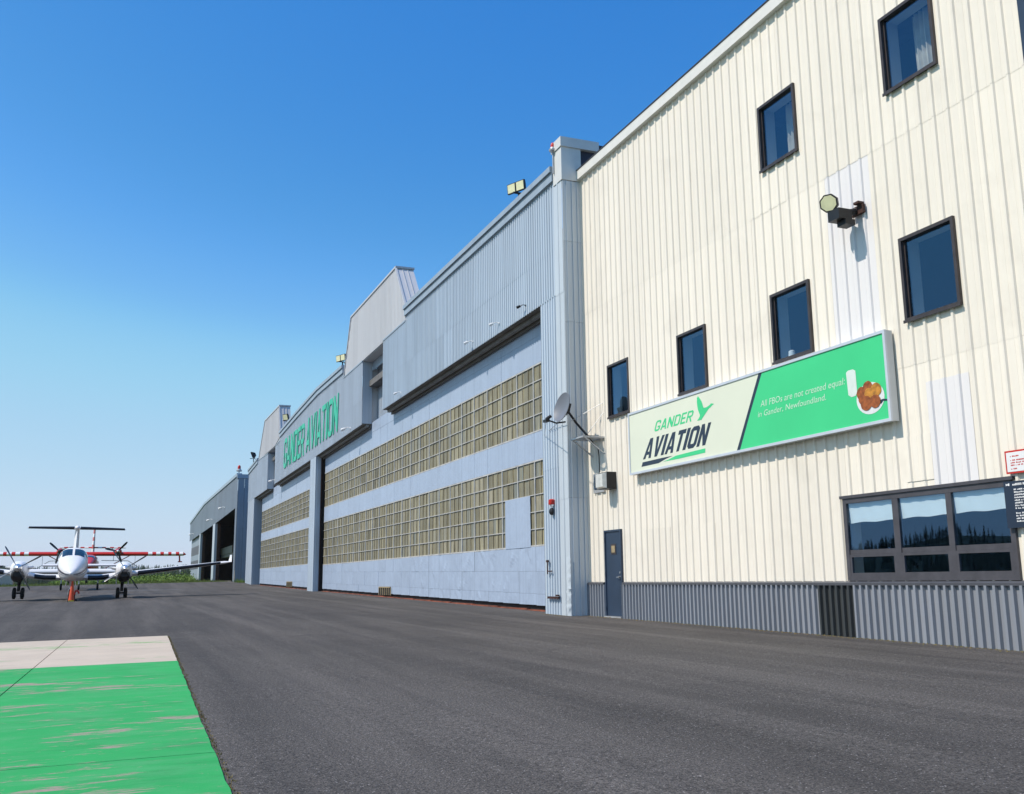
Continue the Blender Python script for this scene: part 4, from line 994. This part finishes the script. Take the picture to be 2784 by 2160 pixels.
# ------------------------------------------------------------------ far hangar
FX = 10.5
FH = empty('far_hangar', (16, 126, .2), 'weathered slate hangar with open dark doorways beyond the main hangar', 'hangar')
ft = lerp([(96, 10.08), (133, 10.05), (158, 8.9)]); fbm = lerp([(97, 7.0), (118, 6.62), (138, 6.4), (157, 6.15)])
clad('siding_sheet', FH, M['hangF'], FX, 96, 158, fbm, ft, [], TOW_P, .23, 96, 2.3)
clad('corner_sheet', FH, M['hangF'], FX-.01, 96, 97.2, -.3, 7.05, [], TOW_P, .23, 96, 2.3)
for k in range(8):
    MB().box(FX+.02+k*.6, FX+.6+k*.6, 95.96, 96.0, -.3, 5.0).build('side_sheet', M['hangF'], FH); MB().box(FX+.02+k*.6, FX+.6+k*.6, 95.955, 96.0, 5.004, 9.75).build('side_sheet', M['hangF'], FH)
MB().box(FX-.08, FX+5, 95.88, 96.3, 9.75, 10.12).build('roof_edge', M['fascia_b'], FH)
b = MB()
for a, c in ((96.3, 133), (133, 158.2)):
    za, zc = ft(a), ft(c); b.add([(FX-.1, a, za-.12), (FX+.4, a, za-.12), (FX+.4, a, za+.18), (FX-.1, a, za+.18), (FX-.1, c, zc-.12), (FX+.4, c, zc-.12), (FX+.4, c, zc+.18), (FX-.1, c, zc+.18)], [(0, 1, 2, 3), (4, 7, 6, 5), (0, 4, 5, 1), (1, 5, 6, 2), (2, 6, 7, 3), (3, 7, 4, 0)])
b.build('fascia', M['fascia_b'], FH)
for a, c in ((117.2, 119.8), (137.5, 139.2)):
    b = MB().box(FX-.02, FX+.25, a, c, -.2, fbm(a)); b.box(FX+.251, FX+.5, a+.1, c-.6, -.2, fbm(a)); b.build('door_post', M['hangB'], FH)
    MB().box(FX+.26, FX+.6, a-.25, a-.05, -.2, fbm(a)).build('guide_rail', M['rustdark'], FH)
dd = MB().box(FX+.3, FX+.4, 139.2, 157.8, -.1, 6.5).build('hangar_door', M['hangF'], FH)
MB().box(FX+.28, FX+.298, 139.5, 157.4, 1.9, 3.1).build('glazing_band', M['frame_g'], dd); MB().box(FX+.28, FX+.298, 139.5, 157.4, 3.9, 5.1).build('glazing_band', M['frame_g'], dd)
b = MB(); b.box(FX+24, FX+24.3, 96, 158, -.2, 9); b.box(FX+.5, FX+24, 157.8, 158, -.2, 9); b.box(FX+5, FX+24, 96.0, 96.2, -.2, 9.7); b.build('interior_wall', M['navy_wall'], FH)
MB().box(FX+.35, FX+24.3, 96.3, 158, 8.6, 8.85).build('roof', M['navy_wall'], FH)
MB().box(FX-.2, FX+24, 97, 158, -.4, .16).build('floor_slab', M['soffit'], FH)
b = MB()
for y in (103, 110, 117, 126, 134, 142): b.box(FX+6, FX+6.35, y, y+.35, .16, 8.5)
b.build('column', M['beam'], FH)
b = MB(); b.box(FX+3, FX+9, 126, 140, 3.2, 3.6); b.box(FX+2.9, FX+3, 126, 140, 3.6, 4.5); b.build('mezzanine', M['beam'], FH)
b = MB(); b.box(FX+2.5, FX+4.5, 105, 109, .16, 2.2); b.box(FX+3, FX+6, 121, 125, .16, 1.4); b.build('stored_crate', M['tan'], FH)
for y, lb_ in ((107, 'nearest to the corner'), (121, 'in the middle'), (150, 'farthest from the corner')):
    gooseneck(FX-.03, y, fbm(y)+(.9 if y < 110 else .7), 'white lamp on the far hangar header, '+lb_, 'white', 1.1)

# ------------------------------------------------------------------ aircraft helpers (local coordinates, nose towards -Y)
def se(cx, cy, cz, w, h, n=28, p=2.3, bottom=1.):
    out = []
    for i in range(n):
        a = 2*pi*i/n; ca, sa = cos(a), sin(a)
        x = (abs(ca)**(2/p))*(1 if ca >= 0 else -1)*w/2; z = (abs(sa)**(2/p))*(1 if sa >= 0 else -1)*h/2
        out.append(Vector((cx+x, cy, cz+z*(bottom if z < 0 else 1))))
    return out
class Fus:
    def __init__(s, secs, p=2.3): s.S = secs; s.p = p
    def at(s, y):
        S = s.S
        for a, b in zip(S, S[1:]):
            if y <= b[0]:
                u = (y-a[0])/(b[0]-a[0]); return [a[k]+(b[k]-a[k])*u for k in range(4)]
        return list(S[-1])
    def pt(s, y, a, off=0.):
        _, zc, w, h = s.at(y); ca, sa = cos(a), sin(a)
        return Vector(((abs(ca)**(2/s.p))*(1 if ca >= 0 else -1)*(w/2+off), y, zc+(abs(sa)**(2/s.p))*(1 if sa >= 0 else -1)*(h/2+off)))
    def mesh(s, b, n=28, step=.25):
        ys_ = []; y = s.S[0][0]
        while y < s.S[-1][0]: ys_.append(y); y += step
        ys_ = sorted(set(ys_+[q[0] for q in s.S])); L = [[s.pt(y, 2*pi*i/n) for i in range(n)] for y in ys_]
        b.loops(L)
    def patch(s, b, y0, y1, a0, a1, off=.008, nu=6, nv=6):
        y0f = y0 if callable(y0) else (lambda a: y0); y1f = y1 if callable(y1) else (lambda a: y1)
        L = []
        for i in range(nu+1):
            a = a0+(a1-a0)*i/nu
            L.append([s.pt(y0f(a)+(y1f(a)-y0f(a))*j/nv, a, off)-Vector((0, off, 0)) for j in range(nv+1)])
        b.loops(L, caps=False, closed=False)
def airfoil(x, yle, z, chord, thick, n=9):
    out = []
    for i in range(2*n):
        t = i/n; u = (1-cos(pi*t))/2 if t <= 1 else (1-cos(pi*(2-t)))/2
        s_ = 1 if t <= 1 else -1
        yt = 5*thick*(.2969*sqrt(max(u, 0))-.126*u-.3516*u*u+.2843*u**3-.1036*u**4)*chord
        out.append(Vector((x, yle+u*chord, z+s_*yt*(1.15 if s_ > 0 else .85))))
    return out
def lesh(x, yle, z, chord, thick, frac=.10, off=.008, n=6):
    out = []
    for i in range(2*n+1):
        t = (i-n)/n; u = frac*t*t; s_ = 1 if t >= 0 else -1
        yt = 5*thick*(.2969*sqrt(u)-.126*u-.3516*u*u)*chord
        out.append(Vector((x, yle+u*chord-off*(1-abs(t)*.6), z+s_*(yt+off)*(1.15 if s_ > 0 else .85))))
    return out
def wheel(parent, x, y, r, w, z=None):
    z = r if z is None else z
    ty = MB().lathe((x-w/2, y, z), (1, 0, 0), [(0, r*.62), (w*.12, r*.92), (w*.3, r), (w*.7, r), (w*.88, r*.92), (w, r*.62)], 20).build('wheel', M['rubber'], parent, smooth=True, origin=(0, 0, 0))
    ty.location = (0, 0, 0)
    rim = MB().lathe((x-w/2-.004, y, z), (1, 0, 0), [(0, r*.5), (w+.008, r*.5)], 16).build('rim', M['galv'], ty, origin=(0, 0, 0)); rim.location = (0, 0, 0)
def lb(mb, name, mat, parent, smooth=True):
    o = mb.build(name, mat, parent, smooth=smooth, origin=(0, 0, 0)); o.location = (0, 0, 0); return o
def blades(root, c, r, n, phase, mat, w=.16, fe=0., axis=Vector((0, -1, 0))):
    for k in range(n):
        a = phase+2*pi*k/n; d = Vector((cos(a), 0, sin(a))); t_ = Vector((-sin(a), 0, cos(a)))
        b = MB(); L = []
        for u, ww, tw in ((.08, .35, .9+fe), (.2, .8, .8+fe), (.45, 1., .55+fe), (.8, .95, .35+fe), (.96, .7, .3+fe), (1., .25, .3+fe)):
            p = c+d*(r*u); e = (t_*cos(tw)+axis*sin(tw))*(w/2*ww); nrm = e.cross(d).normalized()*.018
            L.append([p-e, p+nrm, p+e, p-nrm])
        b.loops(L); lb(b, 'propeller_blade', mat, root)

# ------------------------------------------------------------------ white twin turboprop
KA = empty('white_twin_turboprop', (-2.03, 57.45, g(-2.03, 57.45)+.01), 'white twin-engine T-tail airplane parked nose-on on the apron', 'airplane')
KA.scale = (.955,)*3; KA.rotation_euler = (0, radians(.7), radians(1.4))
FU = Fus([(-5.55, 1.33, .06, .05), (-5.45, 1.33, .30, .26), (-5.2, 1.35, .58, .52), (-4.7, 1.41, .88, .82), (-4.1, 1.49, 1.12, 1.06), (-3.4, 1.58, 1.30, 1.24), (-2.9, 1.64, 1.38, 1.36), (-2.45, 1.74, 1.43, 1.58), (-2.0, 1.82, 1.46, 1.74), (-1.5, 1.85, 1.48, 1.80), (1.8, 1.85, 1.48, 1.80), (3.2, 1.95, 1.28, 1.55), (5.2, 2.2, .86, 1.0), (7.2, 2.5, .42, .5), (8.0, 2.62, .12, .16)], 2.7)
b = MB(); FU.mesh(b); lb(b, 'fuselage', M['wgloss'], KA)
for s_ in (-1, 1):
    b = MB(); a0, a1 = (radians(88.0), radians(47)) if s_ > 0 else (radians(92.0), radians(133))
    FU.patch(b, lambda a: -2.98+.16*abs(cos(a)), lambda a: -2.14+.22*abs(cos(a)), a0, a1, .012, 8, 6); lb(b, 'windshield', M['cockpit'], KA)
    b = MB(); a0, a1 = (radians(43), radians(20)) if s_ > 0 else (radians(137), radians(160))
    FU.patch(b, -2.35, -1.55, a0, a1, .012, 4, 5); lb(b, 'side_window', M['cockpit'], KA)
for off, w in ((.02, .075), (-.075, .03)):
    b = MB(); N = 40; L0 = []; L1 = []
    for k in range(N+1):
        t = -1+2*k/N; y = -5.47+3.9*abs(t)**1.9; zc = FU.at(y)[1]; hh = FU.at(y)[3]
        e0 = math.asin(max(-1, min(1, (-.03+off-.10*(1-abs(t)))/(hh/2+.25)))); e1 = math.asin(max(-1, min(1, (-.03+off+w-.10*(1-abs(t)))/(hh/2+.25))))
        for L, e in ((L0, e0), (L1, e1)):
            a = e if t > 0 else pi-e
            p = FU.pt(y, a, .014); L.append(p-Vector((0, .016, 0)))
    b.loops([L0, L1], caps=False, closed=False); lb(b, 'cheat_line', M['stripe'], KA)
# wing
def wz(x): return 1.14+max(0, abs(x)-1.4)*.135
for s_ in (-1, 1):
    xs_ = [.55, 1.4, 2.6, 4.5, 6.5, 8.1, 8.45]; b = MB()
    ch = lambda x: 2.15 if x < 2.7 else 2.15-(x-2.7)/(8.45-2.7)*1.15
    le = lambda x: -1.05 if x < 2.7 else -1.05+(x-2.7)*.13
    L = [airfoil(s_*x, le(x), wz(x), ch(x), .15 if x < 8.4 else .06) for x in xs_]; b.loops(L); lb(b, 'wing', M['wgloss'], KA)
    for x0, x1 in ((.80, 1.85), (3.35, 7.85)):
        b = MB(); n = 4; b.loops([lesh(s_*(x0+(x1-x0)*k/n), le(x0+(x1-x0)*k/n), wz(x0+(x1-x0)*k/n), ch(x0+(x1-x0)*k/n), .15, .07, .012) for k in range(n+1)], caps=False, closed=False); lb(b, 'deice_boot', M['boot'], KA)
    b = MB(); zt_ = wz(8.45); b.loops([[Vector((s_*8.42, -.2, zt_-.04)), Vector((s_*8.50, -.2, zt_)), Vector((s_*8.50, .75, zt_)), Vector((s_*8.42, .75, zt_-.04))], [Vector((s_*8.52, .25, zt_+.42)), Vector((s_*8.56, .25, zt_+.42)), Vector((s_*8.56, .70, zt_+.42)), Vector((s_*8.52, .70, zt_+.42))]]); lb(b, 'winglet', M['wgloss'], KA)
    # nacelle
    cx = s_*2.6; zc = 1.58; b = MB()
    b.loops([se(cx, y, z, w, h, 22, 2.4) for y, z, w, h in ((-2.55, zc+.04, .44, .42), (-2.3, zc-.02, .66, .72), (-1.7, zc-.06, .84, .96), (-.9, zc-.06, .92, 1.02), (.6, zc-.1, .86, .86), (1.9, zc-.12, .55, .45), (2.6, zc-.1, .15, .12))]); nc = lb(b, 'nacelle', M['wgloss'], KA)
    b = MB(); b.loops([se(cx, y, z, w, h, 18, 2.4) for y, z, w, h in ((-2.60, zc-.25, .40, .28), (-2.45, zc-.30, .60, .52), (-1.9, zc-.36, .68, .62), (-1.6, zc-.36, .60, .5))]); lb(b, 'intake_scoop', M['black'], nc)
    for q in (-1, 1):
        b = MB(); b.tube([Vector((cx+q*.36, -1.5, zc+.06)), Vector((cx+q*.56, -1.25, zc+.08)), Vector((cx+q*.62, -.9, zc+.12))], .08, 10); lb(b, 'exhaust_stack', M['galv'], nc)
    b = MB(); b.lathe((cx, -2.56, zc+.04), (0, -1, 0), [(0, .22), (.12, .21), (.28, .15), (.40, .06), (.44, .01)], 18); lb(b, 'spinner', M['chrome'], KA)
    blades(KA, Vector((cx, -2.70, zc+.04)), 1.30, 4, radians(31 if s_ < 0 else 34), M['propg'], .17, .72)
    # main gear
    b = MB(); b.cyl((cx, -.1, .40), (cx, -.1, 1.2), .075, .10, 10); b.cyl((cx-.22, -.1, .32), (cx+.22, -.1, .32), .05, .05, 8); b.beam((cx, -.1, .5), (cx, .7, 1.15), .05); b.beam((cx, -.12, .62), (cx, -.30, .85), .035); lb(b, 'main_gear_leg', M['black'], KA)
    for q in (-1, 1):
        b = MB(); b.box(cx+q*.30, cx+q*.325, -.7, .6, .78, 1.16); lb(b, 'gear_door', M['wgloss'], KA, False)
        wheel(KA, cx+q*.20, -.1, .31, .20)
# nose gear
b = MB(); b.cyl((0, -4.15, .3), (0, -3.95, 1.2), .055, .075, 10); b.beam((.08, -4.15, .28), (.08, -4.1, .55), .035); b.beam((-.08, -4.15, .28), (-.08, -4.1, .55), .035); b.beam((0, -4.02, .75), (0, -3.3, 1.15), .05); lb(b, 'nose_gear_leg', M['wgloss'], KA)
wheel(KA, 0, -4.15, .27, .16)
for q in (-1, 1):
    b = MB(); b.add([(q*.22, -4.5, .72), (q*.25, -4.5, .72), (q*.25, -3.7, .74), (q*.22, -3.7, .74), (q*.17, -4.55, 1.12), (q*.20, -4.55, 1.12), (q*.20, -3.6, 1.12), (q*.17, -3.6, 1.12)], [(0, 1, 2, 3), (4, 7, 6, 5), (0, 4, 5, 1), (1, 5, 6, 2), (2, 6, 7, 3), (3, 7, 4, 0)]); lb(b, 'gear_door', M['wgloss'], KA, False)
# tail
b = MB(); b.loops([[Vector((x, y, z)) for x, y in ((0, yl), (w, yl+.35*c), (w*.7, yl+c*.75), (0, yl+c), (-w*.7, yl+c*.75), (-w, yl+.35*c))] for z, yl, c, w in ((2.35, 4.4, 3.0, .17), (3.0, 5.9, 2.2, .15), (4.05, 7.2, 1.6, .13), (4.24, 7.25, 1.7, .11))]); lb(b, 'fin', M['wgloss'], KA)
b = MB(); b.lathe((0, 7.0, 4.27), (0, 1, 0), [(0, .03), (.15, .13), (.6, .16), (1.6, .10), (2.0, .02)], 14); lb(b, 'tail_bullet', M['wgloss'], KA)
for s_ in (-1, 1):
    b = MB(); b.loops([airfoil(s_*x, 7.3+x*.18, 4.25, 1.2-x*.17, .15) for x in (.05, 1.4, 2.6, 2.82)]); lb(b, 'tailplane', M['wgloss'], KA)
    b = MB(); b.loops([lesh(s_*x, 7.3+x*.18, 4.25, 1.2-x*.17, .15, .14, .02) for x in (.18, 1.4, 2.78)], caps=False, closed=False); lb(b, 'deice_boot', M['boot'], KA)
b = MB(); b.add([(.02, 4.2, .95), (-.02, 4.2, .95), (0, 5.2, 2.0), (.02, 6.4, 1.75), (-.02, 6.4, 1.75), (0, 6.6, 2.35)], [(0, 2, 5, 3), (1, 4, 5, 2), (0, 3, 4, 1)]); 
lb(b, 'ventral_fin', M['wgloss'], KA, False)
# orange cone and red tow head by the nose wheel
cz = g(-2.2, 52.9)
CN = empty('traffic_cone', (-1.82, 52.75, cz), 'slim orange cone on a black and yellow base before the nose wheel', 'cone')
MB().box(-1.99, -1.65, 52.58, 52.92, cz, cz+.05).build('base', M['black'], CN); MB().box(-1.94, -1.70, 52.56, 52.579, cz+.0, cz+.06).build('base_band', M['yellow'], CN)
MB().lathe((-1.82, 52.75, cz+.05), (0, 0, 1), [(0, .15), (.05, .13), (.90, .045), (.92, .03)], 16).build('cone_body', M['cone'], CN, smooth=True)
TB = empty('tow_head', (-1.60, 53.0, cz), 'red hooked tow-bar head beside the nose wheel', 'tow bar')
b = MB(); b.tube([Vector((-1.72, 53.0, cz+.06)), Vector((-1.70, 53.0, cz+.42)), Vector((-1.64, 52.98, cz+.52)), Vector((-1.54, 52.97, cz+.48)), Vector((-1.51, 52.97, cz+.36))], .045, 10); b.build('hook', M['redp'], TB, smooth=True)
b = MB(); b.box(-1.80, -1.56, 52.85, 53.15, cz, cz+.10); b.cyl((-1.72, 52.95, cz+.1), (-1.72, 52.95, cz+.3), .06, .05, 10); b.build('foot', M['black'], TB)

# ------------------------------------------------------------------ red and white high-wing airplane
TO = empty('red_striped_airplane', (-2.35, 110, g(-2.35, 110)+.01), 'red and white striped high-wing twin-propeller airplane behind the white one', 'airplane')
TO.scale = (.945,)*3; TO.rotation_euler = (0, radians(0), radians(-1.0))
FT = Fus([(-6.6, 1.7, .2, .2), (-6.2, 1.72, .8, .7), (-5.0, 1.8, 1.3, 1.3), (-3.6, 2.0, 1.62, 1.75), (-2.4, 2.1, 1.72, 1.95), (3.0, 2.1, 1.72, 1.95), (6.0, 2.5, 1.0, 1.2), (9.2, 3.0, .25, .4)], 3.0)
b = MB(); FT.mesh(b, 24, .6); lb(b, 'fuselage', M['redair'], TO)
b = MB(); FT.patch(b, -3.9, -3.0, radians(150), radians(30), .012, 8, 3); lb(b, 'windshield', M['cockpit'], TO)
for s_ in (-1, 1):
    b = MB(); FT.patch(b, -2.4, 2.8, radians(10 if s_ > 0 else 170), radians(28 if s_ > 0 else 152), .012, 3, 8); lb(b, 'cabin_windows', M['cockpit'], TO)
    b = MB(); b.loops([airfoil(s_*x, -1.0, 3.16, 1.98, .225) for x in (.0, 5.9)]); lb(b, 'wing', M['redair'], TO)
    x = 5.9; k = 0
    for w in (.43, .40, .43, .37, .45, .34, .46, .35, .42, .30):
        b = MB(); last = k == 9
        b.loops([airfoil(s_*x, -1.0, 3.16, 1.98, .225), airfoil(s_*(x+w), -1.0+(.15 if last else 0), 3.16-(.03 if last else 0), 1.98-(.5 if last else 0), .225 if not last else .07)])
        lb(b, 'wing_stripe', M['wgloss'] if k % 2 == 0 else M['redair'], TO); x += w; k += 1
    cx = s_*2.85; b = MB(); b.loops([se(cx, y, z, w, h, 18, 2.3) for y, z, w, h in ((-2.6, 3.42, .34, .36), (-2.2, 3.42, .62, .62), (-1.4, 3.40, .76, .70), (.2, 3.36, .66, .5), (1.2, 3.3, .2, .2))]); nc = lb(b, 'nacelle', M['redair'], TO)
    b = MB(); b.loops([se(cx, y, z, w, h, 14) for y, z, w, h in ((-2.62, 3.22, .3, .2), (-2.3, 3.14, .5, .34), (-1.4, 3.1, .45, .3))]); lb(b, 'intake_scoop', M['black'], nc)
    b = MB(); b.lathe((cx, -2.6, 3.42), (0, -1, 0), [(0, .17), (.15, .15), (.30, .06), (.34, .01)], 14); lb(b, 'spinner', M['chrome'] if s_ > 0 else M['black'], TO)
    blades(TO, Vector((cx, -2.72, 3.42)), 1.32, 3, radians(48 if s_ > 0 else 138), M['prop'], .24)
    b = MB(); b.cyl((s_*.8, -.1, 1.2), (s_*4.1, -.1, 3.05), .045, .045, 8); b.cyl((s_*.8, .3, 1.2), (s_*4.1, .45, 3.05), .035, .035, 8); lb(b, 'wing_strut', M['redair'], TO)
    b = MB(); b.cyl((s_*.7, 0, 1.25), (s_*1.75, 0, .42), .07, .06, 8); lb(b, 'main_gear_leg', M['black'], TO); wheel(TO, s_*1.85, 0, .40, .28)
    b = MB(); b.beam((s_*9.2, -.1, 3.0), (s_*9.25, -.1, 2.35), .09, .16); b.cyl((s_*9.05, -.3, 2.33), (s_*9.5, -.3, 2.33), .06, .06, 8); lb(b, 'wingtip_pod', M['redair'], TO)
    # spray boom pipes hung below the wing
    b = MB(); b.tube([Vector((s_*5.3, -.2, 1.55)), Vector((s_*3.9, -.2, 2.45)), Vector((s_*1.2, -.2, 2.5))], .035, 6); b.cyl((s_*4.6, -.2, 2.0), (s_*4.6, -.2, 3.05), .02, .02, 6); b.cyl((s_*2.4, -.2, 2.48), (s_*2.4, -.2, 3.05), .025, .025, 6); lb(b, 'boom_pipe', M['galv'], TO)
    # striped tailplane
    x = .08
    for k in range(8):
        b = MB(); b.loops([airfoil(s_*x, 8.0, 4.15, 1.35, .12), airfoil(s_*(x+.43), 8.0, 4.15, 1.35, .12)]); lb(b, 'tailplane_stripe', M['redair'] if k % 2 == 0 else M['wgloss'], TO); x += .43
fz = [2.6, 3.62, 4.02, 4.48, 4.92, 5.36, 5.78, 6.25]
for k, (za, zb) in enumerate(zip(fz, fz[1:])):
    def fs_(z): 
        u = (z-2.6)/3.65; yl, c, w = 6.2+u*2.2, 3.2-u*1.6, .20-u*.09
        return [Vector((x, y, z)) for x, y in ((0, yl), (w, yl+.3*c), (w*.6, yl+c*.75), (0, yl+c), (-w*.6, yl+c*.75), (-w, yl+.3*c))]
    b = MB(); b.loops([fs_(za), fs_(zb)]); lb(b, 'fin_stripe', M['redair'] if k % 2 == 0 else M['wgloss'], TO)
b = MB(); b.cyl((0, -4.6, .3), (0, -4.5, 1.3), .06, .07, 8); lb(b, 'nose_gear_leg', M['black'], TO); wheel(TO, 0, -4.6, .33, .22)

# ------------------------------------------------------------------ small white low-wing airplane half hidden between them
SW = empty('small_white_airplane', (-2.4, 84, g(-2.4, 84)+.01), 'small white low-wing airplane half hidden behind the twin turboprop', 'airplane')
FS = Fus([(-2.6, 1.15, .2, .2), (-2.3, 1.15, .7, .6), (-1.2, 1.2, .95, .95), (-.2, 1.35, 1.05, 1.25), (1.4, 1.35, 1.0, 1.1), (3.5, 1.35, .4, .5), (4.6, 1.4, .1, .15)], 2.4)
b = MB(); FS.mesh(b, 20, .4); lb(b, 'fuselage', M['wgloss'], SW)
b = MB(); FS.patch(b, -.7, .5, radians(155), radians(25), .012, 8, 3); lb(b, 'canopy', M['cockpit'], SW)
for s_ in (-1, 1):
    b = MB(); b.loops([airfoil(s_*x, -.5, 1.40, 1.5, .26) for x in (.3, 2.0, 3.7, 3.8)]); lb(b, 'wing', M['wgloss'], SW)
    b = MB(); b.loops([airfoil(s_*x, -.3, 1.06, 1.2, .24) for x in (.5, 3.75)]); lb(b, 'flap', M['boot'], SW)
    b = MB(); b.loops([airfoil(s_*x, 3.6, 1.95, .8, .26) for x in (.05, 2.9)]); lb(b, 'tailplane', M['wgloss'], SW)
    b = MB(); b.cyl((s_*1.3, 0, .3), (s_*1.3, 0, 1.05), .05, .06, 8); lb(b, 'main_gear_leg', M['galv'], SW); wheel(SW, s_*1.3, 0, .26, .16)
b = MB(); b.cyl((0, -1.7, .25), (0, -1.6, 1.0), .05, .05, 8); lb(b, 'nose_gear_leg', M['galv'], SW); wheel(SW, 0, -1.7, .23, .15)

# ------------------------------------------------------------------ vegetation
rnd = random.Random(11)
def leafclump(b, c, rad, n, size):
    for _ in range(n):
        d = Vector((rnd.gauss(0, 1), rnd.gauss(0, 1), abs(rnd.gauss(0, .8))))
        p = Vector(c)+Vector((d.x*rad*.55, d.y*rad*.55, d.z*rad*.55)); e = Vector((rnd.gauss(0, 1), rnd.gauss(0, 1), rnd.gauss(0, .7))).normalized()*size; f_ = Vector((rnd.gauss(0, 1), rnd.gauss(0, 1), rnd.gauss(0, .7))).normalized()*size*.6
        b.add([p-e, p+f_, p+e, p-f_], [(0, 1, 2, 3)])
b = MB()
for k in range(900):
    X = rnd.uniform(-7, 9.8); Y = rnd.uniform(122, 200); h = rnd.uniform(.45, 1.1)*(1.0 if X > 0 else .55)
    leafclump(b, (X*(Y/140), Y, g(X, Y)-.25), h*1.3, 40, .12)
for k in range(160):
    X = rnd.uniform(8.2, 10.2); Y = rnd.uniform(139, 157); leafclump(b, (X, Y, g(X, Y)), .55, 20, .1)
tag(b.build('roadside_shrubs', M['leaf'], None, recalc=False), 'low green shrubs and brush beyond the apron, left of the far hangar', 'shrubs', kind='stuff')
b = MB()
for k in range(9000):
    Y = 96.6+abs(rnd.gauss(0, 9)); X = rnd.uniform(-14, 10.4); 
    if X > 9.5 and Y > 96 and rnd.random() < .5: continue
    h = rnd.uniform(.04, .16)*(1+min(2., (Y-97)/9)); z = g(X, Y)-.04; w = .02; a = rnd.uniform(0, pi)
    b.add([(X-w*cos(a), Y-w*sin(a), z), (X+w*cos(a), Y+w*sin(a), z), (X+rnd.gauss(0, .05), Y+rnd.gauss(0, .05), z+h)], [(0, 1, 2)])
tag(b.build('verge_grass', M['blade'], None, recalc=False), 'ragged green grass along the far edge of the apron', 'grass', kind='stuff')
b = MB()
for k in range(26): tuft(b, 10.8+rnd.uniform(-.3, .3), 93.5+rnd.uniform(-1, 2), g(10.8, 94)-.02, rnd.uniform(.15, .5), 14, .3, .012)
tag(b.build('corner_weeds', M['leaf'], None, recalc=False), 'tuft of weeds between the two hangars', 'weeds', kind='stuff')

def spruce(b, x, y, z, h, r):
    n = int(9+h*1.2); b.cyl((x, y, z), (x, y, z+h*.5), .16, .08, 5)
    for k in range(n):
        t = k/n; zz = z+h*(.08+.92*t); rr = r*(1-t)**.85*rnd.uniform(.75, 1.15)+.12
        m = 6; a0 = rnd.uniform(0, 6.28)
        for i in range(m):
            a = a0+2*pi*i/m+rnd.uniform(-.3, .3); q = rr*rnd.uniform(.7, 1.15)
            b.add([(x+cos(a-.45)*rr*.25, y+sin(a-.45)*rr*.25, zz+h*.05), (x+cos(a)*q, y+sin(a)*q, zz-h*.035), (x+cos(a+.45)*rr*.25, y+sin(a+.45)*rr*.25, zz+h*.05), (x, y, zz+h*.085)], [(0, 1, 3), (1, 2, 3)])
b = MB()
for k in range(1900):
    Y = rnd.uniform(380, 640); X = rnd.uniform(-.30, .16)*Y; h = rnd.uniform(4.2, 7.6)*(Y/450); spruce(b, X, Y, g(X, Y)-.3, h, h*.27)
def ridge(Y): return 9+7*sin(Y*.021+.6)+3*sin(Y*.06)
for k in range(2200):                                      # the wooded ridge across the field, left of the camera
    X = -rnd.uniform(240, 330); Y = rnd.uniform(-80, 420); h = rnd.uniform(2.8, 6.2); spruce(b, X, Y, g(X, Y)+ridge(Y)*(-X-230)/100-.5, h, h*.34)
tag(b.build('far_wood', M['spruce'], None, recalc=False), 'far line of dark spruce wood beyond the field', 'wood', kind='stuff')
b = MB(); N = 160; L0 = []; L1 = []; L2 = []
for k in range(N+1):
    a = radians(-130+180*k/N); Rr = 1500; hgt = 14+9*sin(k*.13+1)+6*sin(k*.31)+4*sin(k*.7)+rnd.uniform(-1, 1)
    L0.append((Rr*sin(a), Rr*cos(a), -3)); L1.append(((Rr+150)*sin(a), (Rr+150)*cos(a), max(5, hgt))); L2.append(((Rr+500)*sin(a), (Rr+500)*cos(a), -3))
b.loops([L0, L1, L2], caps=False, closed=False)
tag(b.build('hills', M['hill'], None, recalc=False, smooth=True, origin=(0, 0, 0)), kind='structure')
rb = MB(); L = []
for X, u in ((-225, 0.), (-330, 1.), (-420, 1.), (-560, 0.)): L.append([(X, -140+k*16, g(X, 0)-1+u*(ridge(-140+k*16)+1)) for k in range(42)])
rb.loops(L, caps=False, closed=False)
tag(rb.build('wooded_ridge', M['hill'], None, recalc=False, smooth=True, origin=(0, 0, 0)), kind='structure')
# far dark building at the left edge
DB = empty('distant_hangar', (-19, 150, g(-19, 150)), 'dark low hangar in the distance at the left edge', 'hangar')
MB().box(-40, -14.2, 150, 170, g(-19, 150)-.2, 2.3).build('wall', M['wain'], DB); MB().box(-40.3, -13.9, 149.7, 170.3, 2.302, 2.55).build('roof', M['trim_d'], DB)
MB().box(-16.6, -15.4, 149.9, 149.99, 1.1, 1.9).build('window', M['lensw'], DB)
# ------------------------------------------------------------------ thin summer haze
hz = NT('haze_air'); hz.n.remove(hz.b); vv = hz.new('ShaderNodeVolumePrincipled')
vv.inputs['Color'].default_value = (.95, .97, 1, 1); vv.inputs['Density'].default_value = .0001; vv.inputs['Anisotropy'].default_value = .2
hz.link(vv.outputs[0], hz.out.inputs['Volume'])
HZ = MB().box(-2600, 2600, -2600, 2600, -6, 60).build('haze', hz.mat, None, recalc=True); tag(HZ, kind='stuff')
